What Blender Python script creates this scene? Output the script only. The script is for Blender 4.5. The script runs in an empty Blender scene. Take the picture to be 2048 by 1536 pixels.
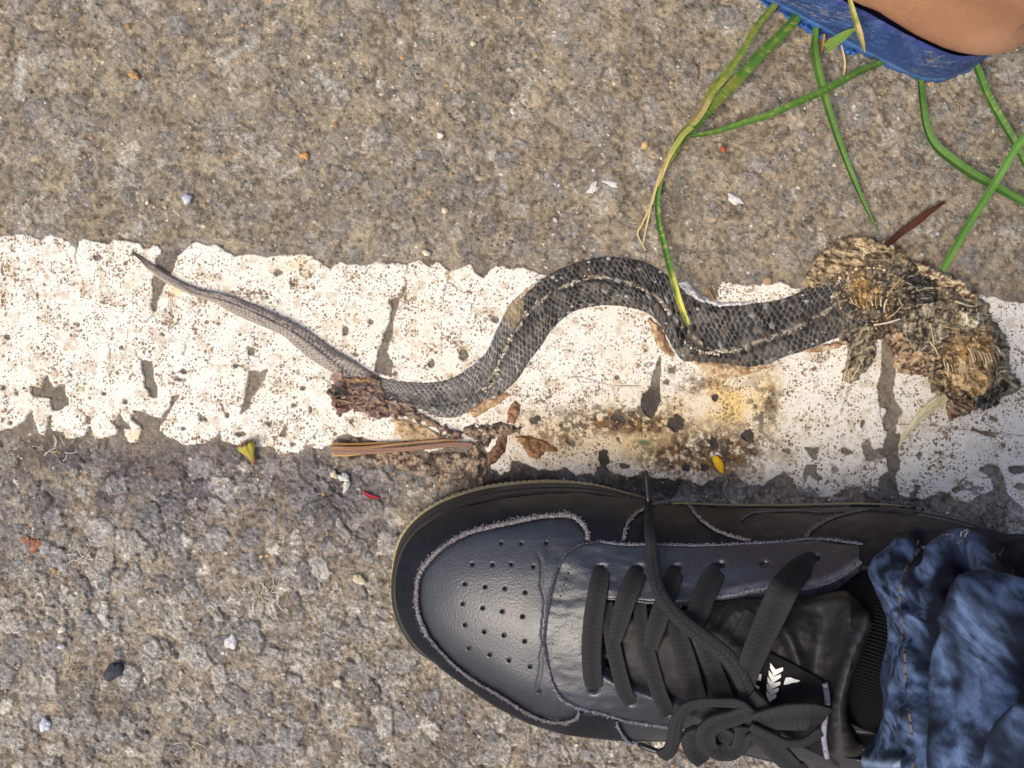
import bpy, math, random
import numpy as np
from mathutils import Vector

# ------------------------------------------------------------------ camera, sky, sun, exposure
scene = bpy.context.scene
C = scene.collection
H = 0.55            # camera height over the road, metres
W = 0.46            # width of road seen across the frame, metres
K = W / 2048.0
cam_d = bpy.data.cameras.new('camera')
cam = bpy.data.objects.new('camera', cam_d)
C.objects.link(cam)
cam.location = (0, 0, H)
cam.rotation_euler = (0, 0, 0)
cam_d.sensor_width = 36
cam_d.lens = 36 * H / W
cam_d.clip_start = 0.01
cam_d.clip_end = 300
cam_d.dof.use_dof = True
cam_d.dof.focus_distance = 0.525
cam_d.dof.aperture_fstop = 36.0
scene.camera = cam

SUN_EL, SUN_AZ = math.radians(56), math.radians(228)
world = bpy.data.worlds.new('World')
scene.world = world
world.use_nodes = True
wn = world.node_tree
sky = wn.nodes.new('ShaderNodeTexSky')
sky.sky_type = 'NISHITA'
sky.sun_disc = False
sky.sun_elevation = SUN_EL
sky.sun_rotation = SUN_AZ
sky.air_density = 1.0
sky.dust_density = 6.0
sky.ozone_density = 1.0
wn.links.new(sky.outputs[0], wn.nodes['Background'].inputs[0])
wn.nodes['Background'].inputs[1].default_value = 0.13
sun_d = bpy.data.lights.new('sun', 'SUN')
sun_d.energy = 1.25
sun_d.angle = math.radians(24)
sun_d.color = (1.0, 0.92, 0.78)
sun = bpy.data.objects.new('sun', sun_d)
C.objects.link(sun)
sdir = Vector((math.sin(SUN_AZ) * math.cos(SUN_EL), math.cos(SUN_AZ) * math.cos(SUN_EL), math.sin(SUN_EL)))
sun.rotation_euler = (-sdir).to_track_quat('-Z', 'Y').to_euler()
scene.view_settings.view_transform = 'Standard'
scene.view_settings.look = 'None'
scene.view_settings.exposure = 0.42
scene.view_settings.gamma = 1.0
scene.view_settings.use_curve_mapping = False
scene.cycles.max_bounces = 6

# ------------------------------------------------------------------ helpers
def S(z):
    return (H - z) / H * K

def P(px, py, z):
    """A point of the photograph (2048 wide) that lies z metres above the road."""
    px, py, z = np.broadcast_arrays(np.asarray(px, float), np.asarray(py, float), np.asarray(z, float))
    s = (H - z) / H * K
    return np.stack([(px - 1024) * s, -(py - 768) * s, z], -1)

def PX(x, y, z):
    s = (H - z) / H * K
    return x / s + 1024, -y / s + 768

def lin(r, g, b):
    f = lambda c: (c / 255 / 12.92) if c / 255 <= 0.04045 else ((c / 255 + 0.055) / 1.055) ** 2.4
    return np.array([f(r), f(g), f(b)])

def sstep(a, b, x):
    t = np.clip((x - a) / (b - a), 0, 1)
    return t * t * (3 - 2 * t)

_tabs = {}
def tab(seed):
    if seed not in _tabs:
        _tabs[seed] = np.random.default_rng(seed).random((256, 256))
    return _tabs[seed]

def vnoise(x, y, seed=1):
    T = tab(seed)
    xi = np.floor(x).astype(int); yi = np.floor(y).astype(int)
    fx = x - xi; fy = y - yi
    fx = fx * fx * fx * (fx * (fx * 6 - 15) + 10); fy = fy * fy * fy * (fy * (fy * 6 - 15) + 10)
    a = T[xi & 255, yi & 255]; b = T[(xi + 1) & 255, yi & 255]
    c = T[xi & 255, (yi + 1) & 255]; d = T[(xi + 1) & 255, (yi + 1) & 255]
    return (a * (1 - fx) + b * fx) * (1 - fy) + (c * (1 - fx) + d * fx) * fy

def fbm(x, y, octv=4, seed=1, gain=0.5):
    """About -1..1."""
    r = np.zeros(np.broadcast(x, y).shape); amp = 1.0; tot = 0
    for k in range(octv):
        r += amp * (vnoise(x, y, seed + 31 * k) * 2 - 1); tot += amp
        x, y = (x * 0.8 - y * 0.6) * 2.03 + 11.3, (x * 0.6 + y * 0.8) * 2.03 + 5.7
        amp *= gain
    return r / tot * 1.5

def worley(x, y, seed=1, jit=0.9):
    A, B, D = tab(seed), tab(seed + 1), tab(seed + 2)
    xi = np.floor(x).astype(int); yi = np.floor(y).astype(int)
    F1 = np.full(x.shape, 9.0); F2 = np.full(x.shape, 9.0); I = np.zeros(x.shape)
    DX = np.zeros(x.shape); DY = np.zeros(x.shape)
    for i in (-1, 0, 1):
        for j in (-1, 0, 1):
            u, v = (xi + i) & 255, (yi + j) & 255
            dx = xi + i + 0.5 + jit * (A[u, v] - 0.5) - x
            dy = yi + j + 0.5 + jit * (B[u, v] - 0.5) - y
            d = np.sqrt(dx * dx + dy * dy)
            m = d < F1
            F2 = np.where(m, F1, np.minimum(F2, d))
            I = np.where(m, D[u, v], I); DX = np.where(m, dx, DX); DY = np.where(m, dy, DY)
            F1 = np.where(m, d, F1)
    return F1, F2, I, DX, DY

def crspline(pts, n=None, step=None, closed=False):
    """Centripetal-ish Catmull-Rom through rows of pts, resampled evenly by length."""
    p = np.asarray(pts, float)
    if closed:
        q = np.vstack([p[-1], p, p[0], p[1]])
    else:
        q = np.vstack([2 * p[0] - p[1], p, 2 * p[-1] - p[-2]])
    out = []
    t = np.linspace(0, 1, 16, endpoint=False)[:, None]
    for i in range(len(q) - 3):
        a, b, c, d = q[i:i + 4]
        out.append(0.5 * ((2 * b) + (c - a) * t + (2 * a - 5 * b + 4 * c - d) * t * t + (3 * b - a - 3 * c + d) * t ** 3))
    out.append(q[-2][None, :])
    o = np.vstack(out)
    l = np.concatenate([[0], np.cumsum(np.linalg.norm(np.diff(o[:, :2], axis=0), axis=1))])
    if n is None:
        n = max(3, int(l[-1] / step) + 1)
    s = np.linspace(0, l[-1], n + 1 if closed else n)
    r = np.stack([np.interp(s, l, o[:, k]) for k in range(o.shape[1])], 1)
    return r[:-1] if closed else r

def resample(pts, n):
    o = np.asarray(pts, float)
    l = np.concatenate([[0], np.cumsum(np.linalg.norm(np.diff(o[:, :2], axis=0), axis=1))])
    s = np.linspace(0, l[-1], n)
    return np.stack([np.interp(s, l, o[:, k]) for k in range(o.shape[1])], 1)

def sdf(X, Y, poly, smooth=False):
    """Signed distance to a closed polygon, positive inside (same units as X)."""
    p = np.asarray(poly, float)
    if smooth:
        p = crspline(p, step=6, closed=True)
    x = X.ravel(); y = Y.ravel()
    best = np.full(x.shape, 1e18); inside = np.zeros(x.shape, bool)
    q = np.roll(p, -1, 0)
    for (ax, ay), (bx, by) in zip(p, q):
        ex, ey = bx - ax, by - ay
        L = ex * ex + ey * ey + 1e-12
        t = np.clip(((x - ax) * ex + (y - ay) * ey) / L, 0, 1)
        dx = x - ax - t * ex; dy = y - ay - t * ey
        np.minimum(best, dx * dx + dy * dy, out=best)
        if ay != by:
            c = ((ay > y) != (by > y)) & (x < (bx - ax) * (y - ay) / (by - ay) + ax)
            inside ^= c
    d = np.sqrt(best)
    return np.where(inside, d, -d).reshape(X.shape)

def dline(X, Y, line):
    """Distance to an open polyline."""
    best = np.full(X.shape, 1e18)
    p = np.asarray(line, float)
    for (ax, ay), (bx, by) in zip(p[:-1], p[1:]):
        ex, ey = bx - ax, by - ay
        L = ex * ex + ey * ey + 1e-12
        t = np.clip(((X - ax) * ex + (Y - ay) * ey) / L, 0, 1)
        dx = X - ax - t * ex; dy = Y - ay - t * ey
        np.minimum(best, dx * dx + dy * dy, out=best)
    return np.sqrt(best)

# ---- objects
def tag(o, label=None, category=None, group=None, kind=None):
    if label: o['label'] = label
    if category: o['category'] = category
    if group: o['group'] = group
    if kind: o['kind'] = kind
    return o

ORIGIN = {}
def thing(name, loc, label, category, group=None):
    e = bpy.data.objects.new(name, None)
    e.empty_display_size = 0.02
    e.location = loc
    C.objects.link(e)
    ORIGIN[e.name] = np.array(loc, float)
    return tag(e, label, category, group)

def mesh(name, V, F, mat, parent=None, col=None, smooth=True, origin=None, kind=None):
    """One mesh object from world-space vertices; F is an (n,k) array or a list of arrays of the same k or mixed."""
    V = np.asarray(V, float).reshape(-1, 3)
    if parent is not None:
        org = ORIGIN[parent.name]
    elif origin is not None:
        org = np.array(origin, float)
    else:
        org = np.array([V[:, 0].mean(), V[:, 1].mean(), V[:, 2].min()])
    me = bpy.data.meshes.new(name)
    Fs = F if isinstance(F, list) else [F]
    Fs = [np.asarray(f, np.int32) for f in Fs if len(f)]
    me.vertices.add(len(V))
    me.vertices.foreach_set('co', (V - org).astype(np.float32).ravel())
    loops = np.concatenate([f.ravel() for f in Fs])
    tot = np.concatenate([np.full(len(f), f.shape[1], np.int32) for f in Fs])
    me.loops.add(len(loops)); me.loops.foreach_set('vertex_index', loops)
    me.polygons.add(len(tot))
    me.polygons.foreach_set('loop_start', np.concatenate([[0], np.cumsum(tot)[:-1]]).astype(np.int32))
    me.polygons.foreach_set('loop_total', tot)
    me.polygons.foreach_set('use_smooth', np.full(len(tot), smooth))
    me.update(calc_edges=True)
    if col is not None:
        c = np.asarray(col, float)
        if c.ndim == 1: c = np.tile(c, (len(V), 1))
        c = np.clip(c.reshape(len(V), -1), 0, 1)
        if c.shape[1] == 3: c = np.hstack([c, np.ones((len(V), 1))])
        a = me.color_attributes.new('col', 'FLOAT_COLOR', 'POINT')
        a.data.foreach_set('color', c.astype(np.float32).ravel())
    me.materials.append(mat)
    o = bpy.data.objects.new(name, me)
    C.objects.link(o)
    if parent is not None:
        o.parent = parent
    else:
        o.location = org
    ORIGIN[o.name] = org
    if kind: o['kind'] = kind
    return o

def gridF(n, m, wrap_m=False, wrap_n=False):
    i = np.arange(n if wrap_n else n - 1)[:, None]; j = np.arange(m if wrap_m else m - 1)[None, :]
    i2 = (i + 1) % n; j2 = (j + 1) % m
    return np.stack([i * m + j, i * m + j2, i2 * m + j2, i2 * m + j], -1).reshape(-1, 4)

def trim(V, F, keep, col=None):
    """Drop faces with no kept vertex, and the vertices left unused."""
    keep = keep.ravel()
    F = F[keep[F].any(1)]
    used = np.unique(F)
    mp = np.full(len(V), -1, np.int64); mp[used] = np.arange(len(used))
    return V[used], mp[F], (None if col is None else col[used])

def tubes(lines, rad, sides=5, cap=True):
    """Many round rods in one set of vertices. rad: one number, or one per line, or (per-line arrays)."""
    VV, FF = [], []; base = 0
    for k, L in enumerate(lines):
        L = np.asarray(L, float); n = len(L)
        r = rad[k] if isinstance(rad, (list, tuple)) or (isinstance(rad, np.ndarray) and rad.ndim == 1 and len(rad) == len(lines)) else rad
        r = np.broadcast_to(np.asarray(r, float), (n,))
        t = np.gradient(L, axis=0); t /= np.linalg.norm(t, axis=1)[:, None] + 1e-12
        up = np.where(np.abs(t[:, 2:3]) > 0.9, np.array([[1.0, 0, 0]]), np.array([[0, 0, 1.0]]))
        a = np.cross(t, up); a /= np.linalg.norm(a, axis=1)[:, None] + 1e-12
        b = np.cross(a, t)
        th = np.linspace(0, 2 * np.pi, sides, endpoint=False)
        R = L[:, None, :] + r[:, None, None] * (np.cos(th)[None, :, None] * a[:, None] + np.sin(th)[None, :, None] * b[:, None])
        VV.append(R.reshape(-1, 3)); FF.append(gridF(n, sides, wrap_m=True) + base)
        base += n * sides
    return np.vstack(VV), np.vstack(FF)

def ribbon(path, width, thick, n_across=10, step=0.0004, weave=0.0, keel=0.0, up=None, flat=2.6):
    """Closed strap along world path (n,3) with width(s), thickness(s). Returns V, F, (u,v) per vertex."""
    path = np.asarray(path, float)
    L = np.concatenate([[0], np.cumsum(np.linalg.norm(np.diff(path, axis=0), axis=1))])
    n = max(6, int(L[-1] / step))
    s = np.linspace(0, L[-1], n)
    p = np.stack([np.interp(s, L, path[:, k]) for k in range(3)], 1)
    wd = np.interp(s / L[-1], np.linspace(0, 1, len(np.atleast_1d(width))), np.atleast_1d(width))
    tk = np.interp(s / L[-1], np.linspace(0, 1, len(np.atleast_1d(thick))), np.atleast_1d(thick))
    t = np.gradient(p, axis=0); t /= np.linalg.norm(t, axis=1)[:, None] + 1e-12
    if up is None:
        upv = np.tile([0, 0, 1.0], (n, 1))
    else:
        upv = np.atleast_2d(np.asarray(up, float))
        upv = np.stack([np.interp(s / L[-1], np.linspace(0, 1, len(upv)), upv[:, k]) for k in range(3)], 1)
    w = np.cross(upv, t); w /= np.linalg.norm(w, axis=1)[:, None] + 1e-12
    nn = np.cross(t, w)
    th = np.linspace(0, 2 * np.pi, 2 * n_across, endpoint=False)
    cx = np.sign(np.cos(th)) * np.abs(np.cos(th)) ** (2 / flat); cy = np.sign(np.sin(th)) * np.abs(np.sin(th)) ** (2 / flat)
    X = cx[None, :] * wd[:, None] / 2
    Y = cy[None, :] * tk[:, None] / 2 + keel * (np.abs(cx)[None, :] - 0.5) * wd[:, None] / 2
    if weave:
        colf = (cx[None, :] + 1) / 2 * 6
        par = np.floor(colf) % 2
        q = s[:, None] / 0.0019
        ph = q + 0.5 * par + 1.15 * np.where(par > 0, colf % 1, 1 - colf % 1)
        bump = (0.25 + 0.75 * np.abs(np.sin(np.pi * (colf % 1))) ** 0.6) * np.abs(np.sin(np.pi * ph)) ** 0.6
        Y = Y + weave * (bump - 0.6) * np.sign(cy)[None, :]
    else:
        bump = np.zeros_like(X)
    V = p[:, None] + X[..., None] * w[:, None] + Y[..., None] * nn[:, None]
    m = 2 * n_across
    F = [gridF(n, m, wrap_m=True)]
    V = V.reshape(-1, 3)
    k0, k1 = len(V), len(V) + 1
    V = np.vstack([V, p[0], p[-1]])
    j = np.arange(m); j2 = (j + 1) % m
    F.append(np.stack([np.full(m, k0), j2, j], 1)); F.append(np.stack([np.full(m, k1), (n - 1) * m + j, (n - 1) * m + j2], 1))
    u = np.concatenate([np.repeat(s, m), [0, L[-1]]]); v = np.concatenate([np.tile(cx, n), [0, 0]])
    return V, F, u, v, np.concatenate([bump.ravel(), [0, 0]])

# ---- materials
def mat(name, rough=0.8, spec=0.5, noise=(1500, 0.15), bump=None, coat=0.0, sheen=0.0, sss=0.0, trans=0.0, color=None, metallic=0.0, rough_noise=0.0):
    m = bpy.data.materials.new(name); m.use_nodes = True
    nt = m.node_tree; b = nt.nodes['Principled BSDF']
    N = nt.nodes.new; Lk = nt.links.new
    tc = N('ShaderNodeTexCoord')
    if color is None:
        at = N('ShaderNodeAttribute'); at.attribute_name = 'col'; src = at.outputs['Color']
    else:
        rgb = N('ShaderNodeRGB'); rgb.outputs[0].default_value = (*color, 1); src = rgb.outputs[0]
    if noise:
        nz = N('ShaderNodeTexNoise'); nz.inputs['Scale'].default_value = noise[0]; nz.inputs['Detail'].default_value = 3
        nz.inputs['Roughness'].default_value = 0.65
        Lk(tc.outputs['Object'], nz.inputs['Vector'])
        mr = N('ShaderNodeMapRange'); mr.inputs[1].default_value = 0.25; mr.inputs[2].default_value = 0.75
        mr.inputs[3].default_value = 1 - noise[1]; mr.inputs[4].default_value = 1 + noise[1]
        Lk(nz.outputs[0], mr.inputs[0])
        vm = N('ShaderNodeVectorMath'); vm.operation = 'SCALE'
        Lk(src, vm.inputs[0]); Lk(mr.outputs[0], vm.inputs['Scale']); src = vm.outputs[0]
        if rough_noise:
            m2 = N('ShaderNodeMapRange'); m2.inputs[1].default_value = 0.25; m2.inputs[2].default_value = 0.75
            m2.inputs[3].default_value = rough - rough_noise; m2.inputs[4].default_value = rough + rough_noise
            n2 = N('ShaderNodeTexNoise'); n2.inputs['Scale'].default_value = 60; n2.inputs['Detail'].default_value = 5
            Lk(tc.outputs['Object'], n2.inputs['Vector']); Lk(n2.outputs[0], m2.inputs[0]); Lk(m2.outputs[0], b.inputs['Roughness'])
    Lk(src, b.inputs['Base Color'])
    if not rough_noise: b.inputs['Roughness'].default_value = rough
    b.inputs['Specular IOR Level'].default_value = spec
    b.inputs['Coat Weight'].default_value = coat
    b.inputs['Sheen Weight'].default_value = sheen
    b.inputs['Metallic'].default_value = metallic
    if sss:
        b.inputs['Subsurface Weight'].default_value = sss; b.inputs['Subsurface Scale'].default_value = 0.004
    if trans:
        b.inputs['Transmission Weight'].default_value = trans
    if bump:
        kind, sc, strg, dist = bump
        if kind == 'noise':
            t = N('ShaderNodeTexNoise'); t.inputs['Scale'].default_value = sc; t.inputs['Detail'].default_value = 4; out = t.outputs[0]
        elif kind == 'leather':
            t = N('ShaderNodeTexVoronoi'); t.feature = 'SMOOTH_F1'; t.inputs['Scale'].default_value = sc; out = t.outputs['Distance']
        Lk(tc.outputs['Object'], t.inputs['Vector'])
        bp = N('ShaderNodeBump'); bp.inputs['Strength'].default_value = strg; bp.inputs['Distance'].default_value = dist
        Lk(out, bp.inputs['Height']); Lk(bp.outputs[0], b.inputs['Normal'])
    return m
# ------------------------------------------------------------------ the road: one sheet, fine where it is looked at
def axis(a, b, step):
    core = np.arange(a, b + step / 2, step)
    g, d, x = [], step, 0.0
    while x < 80:
        d *= 1.32; x += d; g.append(x)
    g = np.array(g)
    return np.concatenate([a - g[::-1], core, core[-1] + g])

def asphalt(x, y):
    """Height (m) and colour of the worn road at world x, y."""
    X, Y = x * 1000, y * 1000                      # mm
    px, py = x / K + 1024, -y / K + 768
    rough = sstep(780, 1000, py)                   # the lower part is coarser and cleaner of dust
    rough = np.clip(rough + 0.15 * fbm(X / 40, Y / 40, 2, 5), 0, 1)
    wx = X + 1.6 * fbm(X / 5, Y / 5, 3, 11); wy = Y + 1.6 * fbm(X / 5, Y / 5, 3, 17)
    base = 0.35 * fbm(X / 22, Y / 22, 3, 23)
    h = np.full(x.shape, -1.2); cid = np.zeros(x.shape); own = np.zeros(x.shape); slev = np.zeros(x.shape)
    for cell, amp, pres, seed, lev in ((10.5, 1.0, 0.50, 40, 1.0), (6.2, 0.85, 0.35, 50, 0.8), (3.3, 0.62, 0.30, 60, 0.55), (1.7, 0.40, 0.35, 70, 0.3)):
        F1, F2, I, dx, dy = worley(wx / cell, wy / cell, seed)
        I2 = (I * 7.31) % 1; I3 = (I * 13.77) % 1
        e = (F2 - F1) * cell
        prof = sstep(0.15, min(1.3, 0.30 * cell), e)
        top = amp * (0.45 + 0.75 * I2) + 0.25 * amp * (dx * np.cos(I * 40) + dy * np.sin(I * 40))
        hh = np.where(I > pres, -1.2 + (top + 1.2) * prof, -1.3)
        m = hh > h
        h = np.where(m, hh, h); cid = np.where(m, I3, cid); own = np.where(m, prof, own); slev = np.where(m, lev, slev)
    h = h + base + 0.20 * fbm(X / 1.1, Y / 1.1, 3, 81)
    dust = base + 0.50 - 0.14 * rough + 0.30 * fbm(X / 12, Y / 12, 3, 87) + 0.17 * fbm(X / 1.5, Y / 1.5, 3, 91)
    # dust lies in the hollows and over the lower stones
    k = 0.10
    d = h - dust
    z = dust + np.where(d > 0, d * (0.55 + 0.45 * rough), d * 0.05) 
    z = np.maximum(z, dust - 0.55 * (0.35 + rough) * sstep(0.25, 0.9, -d) * sstep(-0.1, 0.5, fbm(X / 4, Y / 4, 2, 95)))
    expo = sstep(-0.02, 0.16, d)
    # colours (albedo of the things themselves)
    grey = np.array([[.20, .20, .20], [.13, .135, .145], [.27, .265, .25], [.085, .088, .10], [.22, .21, .185], [.16, .165, .18], [.36, .35, .32], [.18, .17, .155]])
    stone = grey[(cid * 7.999).astype(int)] * (0.80 + 0.4 * ((cid * 91.7) % 1))[..., None]
    mott = fbm(X / 0.9, Y / 0.9, 3, 101)
    stone = stone * 0.66 + np.array([.195, .172, .142]) * 0.34
    stone = stone * (1.04 + 0.16 * rough[..., None]) * (1.04 + 0.55 * mott[..., None] + 0.22 * fbm(X / 3.1, Y / 3.1, 2, 103)[..., None])
    d1 = np.array([.255, .208, .145]); d2 = np.array([.125, .104, .076]); d3 = np.array([.34, .285, .20])
    d1 = d1 * (1 - rough[..., None]) + np.array([.245, .203, .162]) * rough[..., None]
    f = fbm(X / 18, Y / 18, 4, 111); g = fbm(X / 2.2, Y / 2.2, 3, 117)
    dustc = d1 * (1 + 0.12 * f[..., None])
    dustc = dustc + (d2 - dustc) * sstep(-0.2, 0.55, g)[..., None] * 0.95
    dustc = dustc + (d3 - dustc) * sstep(0.15, 0.8, fbm(X / 9, Y / 9, 3, 121))[..., None] * 0.7
    haze = 0.60 * (1 - 0.75 * rough) * (0.75 + 0.6 * fbm(X / 7, Y / 7, 3, 125))       # film of dust over the stones
    # paint and chalk marks worn into the upper road
    for (x0, y0, x1, y1, w_) in ((447, 124, 512, 82, 9), (548, 45, 560, 36, 5), (44, 118, 36, 190, 13), (640, 150, 660, 175, 9)):
        dl = dline(px, py, [(x0, y0), (x1, y1)]) if np.ndim(px) else 0
        stone = stone + (np.array([.42, .42, .38]) - stone) * ((1 - sstep(w_ * .5, w_, dl + 5 * mott)) * .8)[..., None]
        dustc = dustc + (np.array([.40, .39, .34]) - dustc) * ((1 - sstep(w_ * .5, w_, dl + 5 * mott)) * .75)[..., None]
    stone = stone + (dustc - stone) * np.clip(haze, 0, 0.8)[..., None]
    c = dustc + (stone - dustc) * (expo * 0.95)[..., None]
    # bitumen-dark rings round the stones: crevice shade painted into the colour
    crevice_shade = sstep(0.05, 0.35, own) * (1 - sstep(0.45, 0.9, own)) * sstep(-0.15, 0.35, fbm(X / 6, Y / 6, 3, 151)) * (0.45 + 0.55 * rough)
    c = c + (np.array([.050, .046, .042]) - c) * (crevice_shade * 0.62)[..., None]
    # dark grime along the lower edge of the line, purplish grey as in the photo
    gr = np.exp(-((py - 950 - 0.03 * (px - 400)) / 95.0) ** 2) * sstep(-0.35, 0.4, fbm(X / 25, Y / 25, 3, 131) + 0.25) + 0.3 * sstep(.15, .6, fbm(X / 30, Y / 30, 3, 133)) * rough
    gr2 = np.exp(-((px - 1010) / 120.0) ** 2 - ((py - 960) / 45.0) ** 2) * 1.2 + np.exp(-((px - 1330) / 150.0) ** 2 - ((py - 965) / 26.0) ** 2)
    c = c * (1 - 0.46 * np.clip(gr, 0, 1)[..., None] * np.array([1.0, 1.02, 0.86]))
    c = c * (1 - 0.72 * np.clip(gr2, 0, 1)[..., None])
    wn_ = np.random.default_rng(77).normal(0, 1, c.shape[:2])
    c = c * np.clip(1 + (0.11 + .03 * rough) * wn_, .5, 1.7)[..., None]
    c = c * (1 + 0.24 * fbm(X / 1.7, Y / 1.7, 2, 153))[..., None]
    # tiny pale and rusty grains
    F1, F2, I, dx, dy = worley(X / 1.5 + 0.3 * fbm(X, Y, 2, 143), Y / 1.5, 141)
    cl = fbm(X / 11, Y / 11, 3, 147)
    sp = (F1 < 0.12 + 0.30 * ((I * 33.1) % 1) ** 2) & (I > 0.965 - 0.16 * sstep(0.2, 0.9, cl))
    blk = (F1 < 0.33) & (I < 0.05 + 0.12 * sstep(0, 0.8, -cl))
    c = c * np.where(blk, 0.35, 1.0)[..., None]
    gc = np.array([[.62, .58, .50], [.50, .30, .13], [.55, .47, .33], [.42, .42, .42], [.05, .05, .055]])[((I * 57.3) % 1 * 4.999).astype(int)]
    c = np.where(sp[..., None], gc, c); z = z + np.where(sp, 0.12, 0)
    # fade far from the picture
    r = np.maximum(np.abs(x) / 0.262, np.abs(y) / 0.205)
    fade = 1 - sstep(0.985, 1.10, r)
    c = np.array([.21, .175, .128]) * (1 - fade[..., None]) + c * fade[..., None]
    return (z - 0.35) * 0.001 * fade * (1.8 + 0.30 * rough), c

STEP = 0.00058
gx, gy = axis(-0.262, 0.262, STEP), axis(-0.205, 0.205, STEP)
GX, GY = np.meshgrid(gx, gy, indexing='ij')
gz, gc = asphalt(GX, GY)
# the worn road under the white line sits a little lower and flatter
PXg, PYg = GX / K + 1024, -GY / K + 768
inband = sstep(470, 540, PYg - 0.045 * (PXg - 200)) * (1 - sstep(850, 930, PYg - 0.055 * (PXg - 200))) * (np.abs(GX) < 0.5)
gz = gz * (1 - 0.45 * inband) - 0.0004 * inband
dustflat = np.array([.150, .128, .102])
gc = gc + (dustflat - gc) * (0.55 * inband)[..., None]
for (x_, y_, a_, b_) in ((1303, 805, 26, 40), (1353, 846, 24, 26), (1498, 872, 20, 20), (1428, 886, 16, 20), (1372, 936, 18, 16), (1237, 840, 20, 14), (1432, 795, 14, 12), (1208, 915, 20, 24), (1410, 935, 14, 12), (1076, 836, 12, 12)):   # tarry dried matter in the chips
    w_ = np.exp(-(((PXg - x_) / a_) ** 4) - ((PYg - y_) / b_) ** 4)
    gc = gc + (np.array([.040, .034, .030]) - gc) * (w_ * .85)[..., None]
def ground_z(px, py):
    """Road height under a picture point (for laying things on it)."""
    return 0.0004
M_road = mat('worn_asphalt', rough=0.88, spec=0.35, noise=(1700, 0.55), bump=('noise', 1800, 0.55, 0.0005))
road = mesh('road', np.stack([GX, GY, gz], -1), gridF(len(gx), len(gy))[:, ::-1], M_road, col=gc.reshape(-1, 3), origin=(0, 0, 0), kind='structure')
tag(road, 'worn brown grey asphalt road with embedded stones', 'road')

# ------------------------------------------------------------------ the white line: a chipped sheet of thick paint
top_edge = [(-400, 462), (-200, 470), (0, 474), (41, 467), (66, 471), (84, 481), (103, 469), (131, 479), (152, 488), (170, 476), (194, 485), (219, 488), (228, 479), (250, 481), (281, 488), (289, 498), (300, 496), (309, 488), (327, 504), (312, 521), (314, 545),
 (306, 560), (308, 580), (304, 609), (309, 626), (317, 606), (326, 577), (341, 556), (347, 537), (356, 512), (375, 493), (395, 483), (412, 489), (434, 489), (450, 499), (470, 512), (512, 506), (536, 514), (562, 510), (590, 508), (622, 510), (641, 526), (661, 536), (680, 524), (720, 530), (759, 524), (801, 528), (841, 520), (860, 532), (876, 520), (890, 538), (903, 541), (926, 532), (942, 528), (952, 545), (966, 553), (980, 543), (990, 531), (1025, 535), (1059, 538), (1093, 550), (1130, 575), (1200, 590), (1300, 590), (1380, 600), (1434, 600), (1436, 585), (1444, 564), (1457, 560), (1465, 568), (1523, 568), (1560, 564), (1593, 577), (1640, 585), (1760, 580), (1900, 590), (1966, 591), (1987, 593), (2012, 604), (2048, 606), (2300, 615), (2450, 620)]
bot_edge = [(2450, 1035), (2250, 1030), (2048, 1019), (2030, 1006), (2012, 990), (2007, 957), (1999, 932), (1974, 926), (1958, 940), (1975, 948), (1987, 969), (1983, 982), (1958, 992), (1937, 1004), (1912, 1002), (1900, 986), (1879, 986), (1846, 998), (1820, 997), (1796, 994), (1792, 965), (1776, 944), (1759, 957), (1757, 986), (1738, 986), (1720, 976), (1701, 973), (1664, 994), (1639, 996), (1618, 973), (1614, 984), (1598, 982), (1585, 957), (1573, 944), (1552, 953), (1527, 971), (1498, 971), (1482, 961), (1469, 944), (1432, 957), (1403, 973), (1382, 959), (1353, 959), (1303, 955), (1287, 944), (1254, 955), (1219, 944), (1207, 925), (1195, 935), (1189, 952), (1183, 947), (1151, 950), (1130, 935), (1113, 941), (1080, 941), (1051, 926), (1025, 920), (1022, 942), (1001, 947), (981, 935), (975, 905), (960, 880), (940, 885), (900, 890), (860, 905), (835, 897), (800, 905), (770, 895), (745, 880), (690, 868), (676, 886), (645, 897), (614, 891), (606, 907), (583, 905), (559, 907), (544, 893), (508, 895), (473, 889), (444, 881), (442, 856), (430, 874), (407, 887), (376, 891), (345, 877), (331, 868), (319, 862), (322, 846), (300, 838), (262, 828), (266, 840), (285, 860), (280, 880), (262, 886), (250, 872), (248, 858), (240, 846), (225, 843), (237, 859), (237, 868), (206, 876), (192, 876), (184, 862), (180, 852), (172, 868), (147, 879), (131, 876), (127, 865), (105, 862), (103, 827), (96, 850), (91, 871), (77, 868), (70, 843), (66, 820), (56, 832), (47, 843), (25, 857), (0, 859), (-200, 850), (-400, 845)]
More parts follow.
